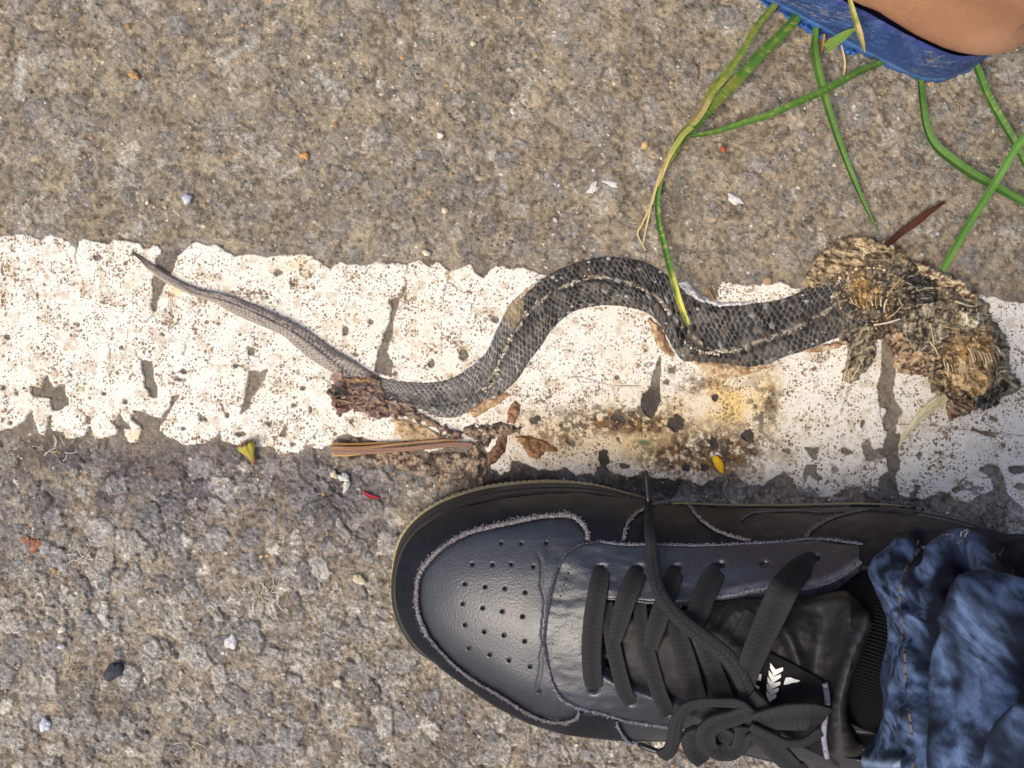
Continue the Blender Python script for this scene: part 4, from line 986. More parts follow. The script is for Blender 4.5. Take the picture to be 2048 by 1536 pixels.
# upper skin
ST = 2.2
ux = np.arange(786, 2152, ST); uy = np.arange(982, 1584, ST)
UX, UY = np.meshgrid(ux, uy, indexing='ij')
DC = bil(_DC, UX, UY); Zb = zs(UX, UY)
dth = sdf(UX, UY, throat, True)
Zu = Zb - 0.0085 * sstep(-4, 8, dth) - 0.018 * sstep(10, 60, dth) * sstep(1560, 1700, UX)
crs = 0.0004 * ridged(UX / 60, UY / 160, 811, 3) * sstep(1040, 1110, UX) * (1 - sstep(1110, 1150, UX))
Zu = Zu + crs - 0.0005 * np.exp(-((UX - 1076 - 14 * np.sin((UY - 1100) / 90.0) - 4 * fbm(UY / 25, UX / 90, 2, 813)) / 4.0) ** 2) * sstep(1090, 1130, UY) * (1 - sstep(1390, 1420, UY))
for (a, b) in perf:
    r2_ = (UX - a) ** 2 + (UY - b) ** 2
    Zu = Zu - 0.0030 * np.exp(-r2_ / 5.0)
wr = 0.0007 * fbm(UX / 70, UY / 40, 3, 815) * sstep(1050, 1200, UX)
Zu = Zu + wr
ucol = np.tile(BLK, UX.shape + (1,)) * (1 + 0.25 * fbm(UX / 40, UY / 40, 3, 817)[..., None])
hole_w = np.zeros(UX.shape)
for (a, b) in perf: hole_w = np.maximum(hole_w, np.exp(-((UX - a) ** 2 + (UY - b) ** 2) / 5.0))
ucol = ucol * (1 - 0.8 * hole_w[..., None])
Zu = np.where(DC > 0, Zu, 0.030 + np.clip(DC / 3, -1, 0) * 0.006)
V = P(UX, UY, Zu).reshape(-1, 3)
V, F, c = trim(V, gridF(len(ux), len(uy))[:, ::-1], DC > -3, ucol.reshape(-1, 3))
mesh('upper', V, F, M_leather, parent=sneaker, col=c)

toe_seam = [(1175, 1082), (1175, 1068), (1161, 1048), (1141, 1037), (1109, 1036), (1069, 1040), (1021, 1050), (972, 1060), (932, 1072), (896, 1092), (868, 1116), (844, 1149), (838, 1193), (844, 1233), (860, 1269), (884, 1297), (916, 1329), (960, 1361), (1005, 1387), (1045, 1413), (1085, 1433), (1125, 1439), (1153, 1431), (1159, 1419)]
eye_out = [(1721, 1094), (1661, 1086), (1609, 1085), (1561, 1090), (1481, 1094), (1400, 1096), (1320, 1094), (1245, 1092), (1201, 1086), (1165, 1090), (1141, 1102), (1125, 1120), (1111, 1152), (1101, 1193), (1093, 1241), (1089, 1281), (1095, 1321), (1105, 1361), (1125, 1393), (1157, 1409), (1205, 1421), (1253, 1435), (1301, 1443), (1349, 1449), (1393, 1456), (1460, 1470), (1530, 1490), (1610, 1515), (1680, 1532)]
eye_in = [(1660, 1508), (1560, 1476), (1480, 1448), (1400, 1420), (1340, 1400), (1290, 1385), (1240, 1366), (1205, 1345), (1194, 1275), (1203, 1200), (1240, 1199), (1297, 1205), (1345, 1207), (1424, 1201), (1481, 1191), (1537, 1181), (1593, 1184), (1641, 1177), (1681, 1161), (1721, 1133)]
arc_m = [(1247, 1084), (1253, 1056), (1269, 1036), (1285, 1024), (1313, 1014), (1337, 1012)]
arc_l = [(1233, 1437), (1241, 1457), (1261, 1479), (1290, 1487)]
swoosh_a = [(1377, 1016), (1400, 1044), (1432, 1066), (1473, 1082), (1501, 1086)]
swoosh_b = [(1505, 1080), (1493, 1060), (1483, 1046), (1497, 1036), (1521, 1031), (1601, 1028), (1661, 1031), (1741, 1024)]
heel_seam = [(1611, 1082), (1625, 1064), (1661, 1044), (1701, 1032), (1741, 1025), (1801, 1028), (1862, 1036), (1922, 1050), (1974, 1066)]
def out_contour(a, b):
    """Points of the contour from index a to b, pushed a little outwards."""
    q = contour[a:b] if b > a else np.vstack([contour[a:], contour[:b]])
    c0 = np.array([1400, 1250.])
    return [tuple(p + (p - c0) / np.linalg.norm(p - c0) * 12) for p in q]
eyelets = [(1203, 1138), (1278, 1138), (1353, 1138), (1441, 1133), (1530, 1131), (1632, 1119), (1189, 1376), (1261, 1401), (1337, 1424), (1420, 1447)]
def panel(name, poly, off, smooth=False, holes_=(), colr=BLK, mt=None, seed=900, worn=None, under=0.004):
    q = np.asarray(poly, float)
    xs = np.arange(q[:, 0].min() - 8, q[:, 0].max() + 8, ST); ys = np.arange(q[:, 1].min() - 8, q[:, 1].max() + 8, ST)
    X, Y = np.meshgrid(xs, ys, indexing='ij')
    d = np.minimum(sdf(X, Y, q), bil(_DC, X, Y) + 2)
    for (a, b) in holes_: d = np.minimum(d, np.sqrt(((X - a) / 1.5) ** 2 + (Y - b) ** 2) - 5.5)
    z = zs(X, Y)
    n = nrm(X, Y)
    o = np.where(d > 0, off * (0.55 + 0.45 * sstep(0, 5, d)), off * 0.55 + np.clip(d / 3, -1, 0) * under)
    o = o + np.where(d > 0, 1, 0) * (0.0005 * fbm(X / 60, Y / 34, 3, seed))
    V = P(X, Y, z) + n * o[..., None]
    c = np.tile(colr, X.shape + (1,)) * (1 + 0.25 * fbm(X / 40, Y / 40, 3, seed + 3)[..., None])
    if worn is not None: c = worn(X, Y, d, c)
    V, F, c = trim(V.reshape(-1, 3), gridF(len(xs), len(ys))[:, ::-1], d > -3, c.reshape(-1, 3))
    return mesh(name, V, F, mt or M_leather, parent=sneaker, col=c)
panel('mudguard', out_contour(31, 41) + out_contour(0, 11) + arc_m[::-1] + [(1240, 1088), (1175, 1088)] + toe_seam + [(1165, 1424), (1233, 1432)] + arc_l, 0.0013, seed=900, colr=BLK * .55, mt=M_side)  # side panels get a darker base colour that stands for shade
panel('quarter', out_contour(7, 16) + [(1760, 1090), (1721, 1100), (1600, 1096), (1400, 1102), (1250, 1098), (1185, 1092)], 0.0008, seed=940, colr=BLK * .5, mt=M_side)
def eye_worn(X, Y, d, c):
    q = dline(X, Y, [(1424, 1203), (1481, 1193), (1537, 1183), (1593, 1186), (1641, 1178), (1681, 1163), (1721, 1136)])
    w = (1 - sstep(4, 22, q)) * sstep(1400, 1470, X) * (0.75 + 0.4 * fbm(X / 9, Y / 9, 2, 921))
    return c + (np.array([.17, .17, .22]) - c) * np.clip(w, 0, 0.8)[..., None]
panel('eyestay', eye_out + eye_in, 0.0016, holes_=eyelets, seed=910, worn=eye_worn)
panel('side_panel', swoosh_a + swoosh_b + out_contour(11, 15)[::-1], 0.0010, seed=920, colr=BLK * .5, mt=M_side)
panel('heel_panel', heel_seam[::-1] + [(1608, 1090), (1660, 1092), (1715, 1098), (1722, 1136), (1760, 1142), (1800, 1150), (1900, 1170), (2000, 1200), (2050, 1260), (2160, 1300), (2120, 1180), (2040, 1090)], 0.0010, seed=930, colr=BLK * .5, mt=M_side)

# frayed edges of the leather panels
def fray(line, wpx, colr, seed, hair=1.0, lift=0.0018, step=3.0):
    r = np.random.default_rng(seed)
    q = crspline(line, step=step)
    pos = P(q[:, 0], q[:, 1], zs(q[:, 0], q[:, 1])) + nrm(q[:, 0], q[:, 1]) * lift
    rad = wpx * 0.5 * K * 0.88
    n = len(pos)
    q2 = crspline(line, step=1.6); q2 = q2 + r.normal(0, 0.35, q2.shape)
    p2 = P(q2[:, 0], q2[:, 1], zs(q2[:, 0], q2[:, 1])) + nrm(q2[:, 0], q2[:, 1]) * (lift - 0.0004)
    V, F = tubes([p2], [rad * r.uniform(0.55, 0.95, len(p2))], 8)
    col = [np.tile(np.asarray(colr) * 0.55, (len(V), 1)) * (1 + 0.5 * r.uniform(-1, 1, (len(V), 1)))]
    lines, rads = [], []
    t = np.gradient(pos, axis=0); t /= np.linalg.norm(t, axis=1)[:, None]
    N_ = nrm(q[:, 0], q[:, 1]); side = np.cross(N_, t)
    for i in range(n):
        for k in range(int(3 * hair)):
            a = r.normal(0, 0.6); b = r.uniform(0.2, 1.0); d = side[i] * a + N_[i] * b + t[i] * r.normal(0, 0.5)
            d /= np.linalg.norm(d); L = rad * r.uniform(0.7, 1.5) 
            s0 = pos[i] - N_[i] * 0.0003 + side[i] * r.uniform(-0.7, 0.7) * rad + t[i] * r.uniform(-1, 1) * step * K
            lines.append(np.stack([s0, s0 + d * L * 0.6, s0 + d * L + t[i] * r.normal(0, .3) * L])); rads.append(r.uniform(0.00008, 0.00016))
    V2, F2 = tubes(lines, rads, 3)
    col.append(np.repeat(np.asarray(colr) * r.uniform(0.6, 1.35, (len(lines), 1)), 9, 0))
    return mesh('frayed_edge', np.vstack([V, V2]), np.vstack([F, F2 + len(V)]), M_fray, parent=sneaker, col=np.vstack(col))
G1 = np.array([.32, .295, .315]); G2 = np.array([.20, .20, .25])
fray(toe_seam[:15], 12, G1, 1); fray(toe_seam[14:], 9, G1 * .75, 2)
fray(eye_out[:9], 7, G2 * 1.1, 3); fray(eye_out[8:17], 7, G2 * 0.6, 4, lift=0.0012); fray(eye_out[16:26], 9, G2 * 1.15, 5)
fray(arc_m, 8, G1, 6); fray(swoosh_a, 8, G1 * .85, 7); fray(swoosh_b[2:], 5, G1 * .6, 8); fray(heel_seam[:5], 7, G1 * .7, 9); fray(heel_seam[4:], 5, G1 * .45, 10)
fray(arc_l, 8, G2 * 1.2, 12); fray(eye_in[13:20], 6, G2 * 1.5, 13, lift=0.0022); fray([(1215, 1197), (1250, 1200), (1297, 1206), (1345, 1208)], 5, G2 * 1.2, 14)
# stitched dark line beside the eyestay
def seamline(line, rad, colr, lift, name='stitching', dash=None, parent=None, zf=None, mt=None):
    q = crspline(line, step=2.0); z = (zf or zs)(q[:, 0], q[:, 1])
    p = P(q[:, 0], q[:, 1], z + lift)
    ls = [p] if not dash else [p[i:i + dash[0]] for i in range(0, len(p) - dash[0], dash[0] + dash[1])]
    V, F = tubes(ls, rad, 6)
    return mesh(name, V, F, mt or M_lace, parent=parent or sneaker, col=np.asarray(colr))
seamline([(1150, 1124), (1135, 1150), (1121, 1193), (1112, 1241), (1106, 1281), (1110, 1321), (1118, 1361), (1140, 1384)], 0.0003, (.006, .006, .006), 0.0012, dash=(3, 3))

# tongue
tongue_poly = [(1300, 1230), (1380, 1212), (1432, 1204), (1481, 1196), (1589, 1197), (1641, 1190), (1685, 1183), (1701, 1190), (1725, 1211), (1747, 1239), (1740, 1269), (1718, 1321), (1702, 1361), (1694, 1401), (1697, 1441), (1713, 1473), (1726, 1490), (1712, 1510), (1675, 1509), (1641, 1505), (1600, 1492), (1545, 1465), (1480, 1440), (1400, 1410), (1310, 1380), (1240, 1360), (1215, 1290), (1225, 1220)]
def tongue_z(X, Y):
    r = np.interp(X, _xf, _rg) + 10
    zt = np.interp(X, [1200, 1300, 1430, 1550, 1640, 1700, 1740], [.069, .0755, .088, .099, .1085, .1135, .111])
    z = zt - 0.010 * np.clip(np.abs(Y - r) / 150, 0, 1.4) ** 2
    rl = dline(X, Y, [(1742, 1238), (1716, 1290), (1693, 1350), (1678, 1420), (1684, 1500)])
    z = z + 0.0045 * np.exp(-(rl / 15.0) ** 2) - 0.0040 * np.exp(-(dline(X, Y, [(1650, 1235), (1640, 1330), (1630, 1420)]) / 34.0) ** 2)
    z = z + 0.0022 * np.exp(-(dline(X, Y, [(1545, 1230), (1575, 1275), (1600, 1330)]) / 14.0) ** 2) + 0.0013 * np.exp(-(dline(X, Y, [(1470, 1222), (1440, 1262)]) / 12.0) ** 2)
    return z + 0.0006 * fbm(X / 45, Y / 45, 3, 951)
def tongue_c(X, Y, d):
    c = np.tile(np.array([.0065, .0065, .0078]), X.shape + (1,))
    rl = dline(X, Y, [(1742, 1238), (1716, 1290), (1693, 1350), (1678, 1420), (1684, 1500)])
    w = (1 - sstep(6, 20, rl)) * 0.75 * (0.7 + 0.4 * fbm(X / 10, Y / 10, 2, 953))
    c = c + (np.array([.055, .055, .068]) - c) * np.clip(w, 0, 1)[..., None]  # sheen along the rolled ridge painted as a lighter colour
    return c
tg = patch('tongue', tongue_poly, lambda X, Y, d: tongue_z(X, Y) - 0.006 * np.exp(-np.clip(d, 0, None) / 5.0), tongue_c, M_tongue, parent=sneaker, step=2.2, smooth=True, down=0.012, keepz=True)
lab_poly = [(1524, 1318), (1532, 1301), (1565, 1317), (1599, 1335), (1628, 1350), (1648, 1364), (1654, 1380), (1650, 1420), (1647, 1457), (1653, 1512), (1640, 1508), (1590, 1480), (1545, 1450), (1525, 1400), (1520, 1350)]
label_z = lambda X, Y: tongue_z(X, Y) + 0.0016
lbl = patch('tongue_label', lab_poly, lambda X, Y, d: label_z(X, Y), lambda X, Y, d: np.tile(np.array([.011, .011, .012]), X.shape + (1,)), M_cloth, parent=sneaker, step=2.0, down=0.004, keepz=True)
def C2(a, b): return (1240 + a / 3.369, 1080 + b / 3.369)
marks = []
for (x0, y0), (x1, y1), (x2, y2) in (((1012, 828), (1036, 892), (1098, 868)), ((1002, 878), (1028, 940), (1084, 914)), ((994, 922), (1018, 982), (1080, 964)), ((988, 966), (1014, 1026), (1068, 1006)), ((986, 1012), (1008, 1066), (1052, 1048))):
    marks.append([C2(x0, y0), C2(x1, y1), C2(x2, y2 - 10), C2(x2, y2 + 12), C2(x1, y1 + 26), C2(x0, y0 + 34)])
marks.append([C2(*p) for p in ((1105, 960), (1118, 928), (1150, 926), (1180, 938), (1216, 948), (1190, 960), (1160, 962), (1130, 972), (1104, 976))])
marks.append([C2(*p) for p in ((922, 912), (938, 900), (954, 906), (948, 950), (922, 944))])
marks.append([C2(*p) for p in ((902, 970), (940, 990), (934, 1006), (910, 986))])
marks.append([C2(*p) for p in ((1106, 1184), (1122, 1172), (1136, 1182), (1130, 1202), (1110, 1206))])
marks.append([C2(*p) for p in ((1258, 1352), (1284, 1362), (1278, 1372), (1256, 1362))])
for q in marks:
    q = np.array(q); n = len(q); z = label_z(q[:, 0], q[:, 1]) + (0.0024 if False else 0.0)
    top = P(q[:, 0], q[:, 1], z + 0.0009); bt = P(q[:, 0], q[:, 1], z - 0.0006)
    j = np.arange(n); j2 = (j + 1) % n
    c = top.mean(0)
    Vv = np.vstack([top, bt, c]); F = [np.stack([j, j2, n + j2, n + j], 1), np.stack([np.full(n, 2 * n), j2, j], 1)]
    o = mesh('label_mark', Vv, F, M_print, parent=lbl, col=np.array([.78, .79, .78]), smooth=False)
fr = crspline([(1650, 1366), (1655, 1400), (1650, 1440), (1648, 1475), (1654, 1514)], step=3)
V, F = tubes([P(fr[:, 0], fr[:, 1], tongue_z(fr[:, 0], fr[:, 1]) + 0.002)], 0.0011, 8)
mesh('label_edge', V, F, M_fray, parent=lbl, col=np.tile(G2 * 1.0, (len(V), 1)) * (1 + .5 * rngs.uniform(-1, 1, (len(V), 1))))
gt = np.array([(1368, 1474), (1374, 1466), (1386, 1461), (1384, 1467), (1376, 1474), (1370, 1480)], float)
top = P(gt[:, 0], gt[:, 1], 0.064); bt = P(gt[:, 0], gt[:, 1], 0.061); j = np.arange(6); j2 = (j + 1) % 6
mesh('green_tag', np.vstack([top, bt]), [np.stack([j, j2, 6 + j2, 6 + j], 1), np.array([[0, 1, 2, 3], [0, 3, 4, 5]])], M_print, parent=sneaker, col=np.array([.03, .55, .08]), smooth=False)

# laces
thr_s = crspline(throat, step=8, closed=True)
def lsurf(x, y):
    a = zs(x, y); t = tongue_z(x, y) + 0.0002
    w = sstep(-6, 14, sdf(x, y, thr_s)) * (x > 1230)
    return a + np.maximum(t - a, -0.002) * w
def lace(pts, width_px, thick=0.0011, weave=0.00022, name='lace', flat=6.0, n_across=14, colr=LACE):
    """pts: (px, py, dz above the shoe's skin) or (px, py, dz, absolute z)."""
    pts = np.array([(p + (np.nan,))[:4] if len(p) == 3 else p for p in pts], float)
    z = np.where(np.isnan(pts[:, 3]), lsurf(pts[:, 0], pts[:, 1]) + pts[:, 2], pts[:, 3])
    c = crspline(np.column_stack([pts[:, 0], pts[:, 1], z]), step=3)
    p = P(c[:, 0], c[:, 1], c[:, 2])
    wp = np.atleast_1d(width_px) * 0.92 * K * (H - z.mean()) / H
    up = nrm(c[:, 0], c[:, 1]); up = up * 0.6 + np.array([0, 0, .4])
    V, F, u, v, b = ribbon(p, wp, thick, n_across=n_across, step=0.00032, weave=weave, up=up, flat=flat)
    col = np.tile(colr, (len(V), 1)) * (0.60 + 0.62 * b[:, None]) * (1 + 0.15 * rngs.uniform(-1, 1, (len(V), 1)))
    return mesh(name, V, F, M_lace, parent=sneaker, col=col)
# lower crossing pieces first, running towards the outer eyelets
lace([(1214, 1205, .0000), (1221, 1261, .0014), (1233, 1321, .002), (1249, 1381, .0034), (1262, 1404, .0012), (1265, 1412, -.004)], [26, 34, 35, 32])
lace([(1280, 1206, .000), (1285, 1261, .0012), (1305, 1341, .002), (1321, 1393, .0034), (1338, 1424, .0014), (1342, 1432, -.004)], [28, 35, 36, 33])
lace([(1352, 1225, .000), (1356, 1265, .0014), (1372, 1321, .0022), (1388, 1385, .0032), (1402, 1430, .003)], [34, 46, 52, 48])
lace([(1404, 1270, .000), (1416, 1305, .0014), (1436, 1361, .0022), (1462, 1420, .003)], [34, 40, 42, 40])
lace([(1436, 1205, -.001), (1428, 1240, .0004), (1416, 1290, -.005)], [26, 28, 24])
lace([(1505, 1225, .0005), (1485, 1270, .0014), (1462, 1318, -.005)], [34, 40, 36])
# upper pieces from the inner eyelets
lace([(1208, 1132, -.004), (1204, 1139, .0008), (1196, 1180, .0034), (1187, 1240, .0032), (1183, 1300, .0030), (1185, 1350, .0036), (1189, 1374, .0012), (1191, 1383, -.004)], [34, 42, 44, 44, 42, 36])
lace([(1284, 1131, -.004), (1279, 1139, .0008), (1266, 1165, .0036), (1252, 1200, .0044), (1240, 1240, .0044), (1230, 1280, .0010), (1225, 1298, -.006)], [32, 42, 44, 40, 30, 14])
lace([(1359, 1131, -.004), (1354, 1139, .0008), (1343, 1165, .0036), (1325, 1215, .0044), (1310, 1260, .0040), (1301, 1296, .0008), (1298, 1316, -.006)], [32, 38, 42, 42, 34, 16])
lace([(1447, 1126, -.004), (1441, 1136, .0008), (1420, 1165, .0036), (1398, 1220, .0044), (1384, 1256, .0030), (1374, 1288, -.006)], [34, 44, 50, 50, 42, 30])
lace([(1638, 1110, -.004), (1628, 1118, .001), (1600, 1136, .0045), (1572, 1172, .0060, .1035), (1548, 1220, .0, .1045), (1524, 1272, .0, .1045), (1504, 1320, .0, .1040), (1490, 1360, 0, .1020)], [36, 48, 58, 62, 62, 56, 46], thick=0.0019)
# the loose end lying across the shoe, with its aglet
loose_end = lace([(1297, 1000, .0065), (1300, 1060, .0095), (1306, 1120, .0075), (1314, 1170, .0085), (1336, 1212, .0095), (1374, 1250, .0100), (1414, 1281, .0105), (1452, 1311, .0110), (1480, 1350, .0115), (1497, 1393, .0120), (1505, 1437, .0125), (1511, 1474, .0115)], [15, 22, 27, 30, 33, 36, 36, 36, 40, 42], thick=[.0022, .0030, .0032, .0030, .0026, .0024], flat=2.3, weave=0.00026)
def aglet(a, b, za, zb_, r, owner):
    p = np.vstack([P(a[0], a[1], za), P(b[0], b[1], zb_)]); p = p[0] + (p[1] - p[0]) * np.linspace(0, 1, 8)[:, None]
    rr_ = np.full(8, r); rr_[0] *= 0.55; rr_[1] *= 0.95
    V, F = tubes([p], [rr_], 10); n = 10
    V = np.vstack([V, p[0], p[-1]]); j = np.arange(n); j2 = (j + 1) % n
    mesh('aglet', V, [F, np.stack([np.full(n, len(V) - 2), j2, j], 1), np.stack([np.full(n, len(V) - 1), 70 + j, 70 + j2], 1)], M_plastic, parent=owner, col=np.array([.012, .012, .012]))
aglet((1292, 941), (1297, 1006), .046, .0475, .00105, loose_end)
# the bow
bow_end = lace([(1513, 1440, 0, .1085), (1481, 1410, 0, .1065), (1440, 1405, 0, .1040), (1402, 1406, 0, .1010), (1372, 1416, 0, .0985), (1355, 1440, 0, .0960), (1348, 1475, 0, .0900), (1340, 1500, 0, .0850), (1326, 1510, 0, .0800)], [26, 26, 22, 24, 26, 30, 32, 32, 34], thick=[.0024, .0024, .003, .0034], flat=2.3, weave=.00024)
aglet((1276, 1489), (1318, 1504), .0740, .0770, .0012, bow_end)
lace([(1520, 1440, 0, .1080), (1492, 1428, 0, .1060), (1465, 1436, 0, .1040), (1432, 1446, 0, .1020), (1412, 1466, 0, .0995), (1418, 1492, 0, .0965), (1445, 1504, 0, .0950), (1474, 1498, 0, .0965), (1484, 1478, 0, .1000), (1486, 1452, 0, .1030)], [34, 40, 44, 46, 44, 40, 40, 38, 34], thick=.0022)
lace([(1425, 1455, 0, .0965), (1455, 1476, 0, .0965), (1480, 1480, 0, .0975), (1510, 1470, 0, .1)], [40, 52, 54, 44], thick=.0024)  # extra piece added beneath the loop to darken its hole
lace([(1440, 1462, 0, .0935), (1405, 1464, 0, .0925), (1384, 1474, 0, .0910), (1388, 1500, 0, .0880), (1404, 1522, 0, .0850)], [30, 38, 44, 46, 34], thick=[.002, .0032, .0036, .003])
lace([(1505, 1462, 0, .1060), (1530, 1478, 0, .1040), (1552, 1500, 0, .1015), (1574, 1522, 0, .0985), (1600, 1548, 0, .0945)], [44, 50, 52, 50, 48], thick=.0019)
lace([(1500, 1452, 0, .1095), (1538, 1470, 0, .1100), (1575, 1486, 0, .1110), (1612, 1482, 0, .1120), (1642, 1462, 0, .1125)], [22, 22, 22, 24], thick=.0026, flat=2.2)
lace([(1508, 1442, 0, .1075), (1545, 1438, 0, .1105), (1585, 1434, 0, .1140), (1622, 1432, 0, .1150), (1650, 1432, 0, .1115)], [44, 62, 74, 72, 60], thick=.0019)
lace([(1395, 1418, 0, .0930), (1440, 1432, 0, .0960), (1490, 1440, 0, .1010), (1520, 1446, 0, .1050), (1530, 1430, 0, .1070)], [40, 52, 54, 50], thick=.003)
lace([(1500, 1395, 0, .1030), (1520, 1420, 0, .1060), (1540, 1450, 0, .1060), (1532, 1480, 0, .1030)], [50, 56, 54, 40], thick=.0028)
# ------------------------------------------------------------------ the wearer's trouser leg and sock
def denim_material():
    m = mat('washed_denim', rough=0.9, spec=0.2, noise=(1400, 0.25), bump=('noise', 1600, 0.35, 0.0005), sheen=0.0)
    return m
M_denim = denim_material()
wearer = thing('person', tuple(P(1960, 1320, 0.0)), 'person in washed blue jeans and a black ribbed sock standing in the black sneaker', 'person')
hem = [(1985, 1069, .086), (1940, 1066, .088), (1898, 1067, .091), (1855, 1069, .096), (1821, 1077, .101), (1792, 1094, .106), (1769, 1112, .110), (1749, 1131, .113), (1744, 1152, .116), (1756, 1182, .119), (1768, 1212, .122), (1780, 1243, .124), (1784, 1275, .125), (1777, 1305, .125), (1771, 1330, .124), (1768, 1360, .122), (1772, 1400, .118), (1769, 1441, .113), (1757, 1470, .108), (1736, 1493, .104), (1730, 1521, .101), (1740, 1565, .096), (1790, 1625, .086), (1900, 1680, .080), (2060, 1690, .072), (2170, 1600, .066), (2200, 1450, .062), (2200, 1300, .062), (2150, 1170, .066), (2070, 1090, .076)]
hem = hem[-4:] + hem[:-4]
hs = crspline(hem, n=420, closed=True)
hw = P(hs[:, 0], hs[:, 1], hs[:, 2])
cx, cy = hw[:, 0].mean(), hw[:, 1].mean()
ang = np.arctan2(hw[:, 1] - cy, hw[:, 0] - cx)
lv = np.concatenate([[0, .0006, .0016, .003], np.linspace(.005, .20, 190), np.linspace(.205, .38, 40)])
RJ = []
for h in lv:
    f = sstep(0.0, 0.16, h)
    base = hw[:, :2] - [cx, cy]
    circ = np.stack([np.cos(ang), np.sin(ang)], 1) * 0.066
    xy = base * (1 - f) + circ * f
    out = 1 + 0.035 * sstep(0, 0.0016, h) + 0.02 * np.sin(np.pi * min(h / 0.05, 1))
    xy = xy * out + [cx + 0.10 * max(h - 0.02, 0) , cy + 0.0 * h]
    z = hw[:, 2] * (1 - f) + (0.11) * f + h
    RJ.append(np.column_stack([xy, z]))
J = np.array(RJ)
Jc = np.stack([np.full(len(lv), cx) + 0.10 * np.clip(lv - .02, 0, None), np.full(len(lv), cy)], 1)
nd = J[:, :, :2] - Jc[:, None]; nd /= np.linalg.norm(nd, axis=2)[..., None]
Jpx, Jpy = PX(J[..., 0], J[..., 1], J[..., 2])
arcn = np.cumsum(np.linalg.norm(np.diff(hw, axis=0, append=hw[:1]), axis=1))
A_, L_ = np.meshgrid(arcn * 1000, lv * 1000, indexing='xy')                     # mm round, mm up
per = np.cos(A_ / arcn[-1] / 1000 * 2 * np.pi), np.sin(A_ / arcn[-1] / 1000 * 2 * np.pi)
q1, q2 = per[0] * 60, per[1] * 60
n_big = fbm(A_ / 34, L_ / 34, 3, 1001)
# gathered folds, drawn along lines on the cloth
folds = [([(2060, 1180), (1990, 1240), (1935, 1300), (1905, 1350), (1885, 1420), (1890, 1540)], 30, 0.0075), ([(2070, 1290), (2010, 1340), (1985, 1420), (1950, 1540)], 26, -0.0055),
 ([(1870, 1120), (1920, 1100), (1960, 1120), (1990, 1170), (1985, 1230)], 26, 0.0060), ([(1900, 1180), (1925, 1230), (1900, 1290), (1876, 1340), (1874, 1450), (1880, 1540)], 13, -0.0110), ([(1838, 1240), (1840, 1340), (1845, 1450), (1850, 1540)], 20, 0.0030), ([(1930, 1140), (1935, 1200), (1910, 1250)], 13, -0.0090), ([(1945, 1190), (1960, 1230), (1930, 1280)], 12, 0.004), ([(2010, 1100), (2060, 1160)], 26, -0.006), ([(2060, 1430), (2010, 1480), (1985, 1540)], 24, 0.005)]
disp = 0.0022 * n_big * sstep(2, 14, L_)
ridge = np.zeros(disp.shape)
for ln, w, a in folds:
    g = np.exp(-(dline(Jpx, Jpy, crspline(ln, step=20)) / w) ** 2) * (Jpx > 1700)
    disp = disp + a * g; ridge = ridge + a / 0.006 * g
stitch_px = [(1838, 1100), (1833, 1108), (1809, 1145), (1800, 1193), (1803, 1230), (1805, 1261), (1811, 1321), (1813, 1381), (1821, 1441), (1826, 1500), (1827, 1560)]
dst = dline(Jpx, Jpy, crspline(stitch_px, step=15))
disp = disp - 0.0007 * np.exp(-(dst / 5.0) ** 2)
hemzone = np.clip((1815 - Jpx) / 60, 0, 1) * (Jpx > 1700)
pk = 0.0015 * np.sin(Jpy / 15.0 + 2 * fbm(Jpy / 40, Jpx / 40, 2, 1005)) * np.exp(-((Jpx - 1825) / 40) ** 2)
disp = disp + pk
J[..., :2] += nd * disp[..., None] * 1.35
J[..., 2] += 0.5 * disp
def wash(line, w): return np.exp(-(dline(Jpx, Jpy, crspline(line, step=25)) / w) ** 2) * (Jpx > 1690)
fade = (0.80 * wash([(1790, 1110), (1775, 1160), (1795, 1230), (1800, 1330), (1795, 1420), (1770, 1540)], 40) + 0.75 * wash([(1850, 1150), (1835, 1230), (1842, 1340), (1850, 1440), (1850, 1550)], 20)
 + 0.70 * wash([(1880, 1100), (1935, 1095), (1972, 1130), (1985, 1180)], 22) + 0.72 * wash([(2060, 1190), (2000, 1260), (1955, 1320), (1935, 1390), (1925, 1460), (1935, 1550)], 34) + 0.45 * wash([(1985, 1370), (1975, 1450)], 26) + 0.5 * wash([(2065, 1440), (2020, 1500), (1990, 1560)], 24))
blot = fbm(A_ / 7, L_ / 9, 4, 1011)
bl = sstep(.20, .95, fade * (0.80 + 0.70 * blot) + 0.20 * sstep(-0.1, 0.7, blot) + 0.16)
mott = fbm(A_ / 2.4, L_ / 3.6, 3, 1017) + .5 * fbm(A_ / .9, L_ / 3.0, 2, 1019)
wv = 0.10 * np.sin(L_ * 2.2 + A_ * 2.0)
dk, lt = np.array([.0035, .0062, .0165]), np.array([.064, .102, .205])
jc = dk + (lt - dk) * np.clip(bl * (1.0 + 0.80 * mott + wv), 0, 1.35)[..., None]
edge = (1 - sstep(0.0, 1.6, L_))
jc = jc + (np.array([.22, .30, .46]) - jc) * (edge * 0.55)[..., None]
white_fold = np.exp(-((Jpy - 1524) / 7.0) ** 2) * (Jpx < 1822) * (Jpx > 1700)
jc = jc + (np.array([.34, .45, .68]) - jc) * (white_fold * 0.8)[..., None]
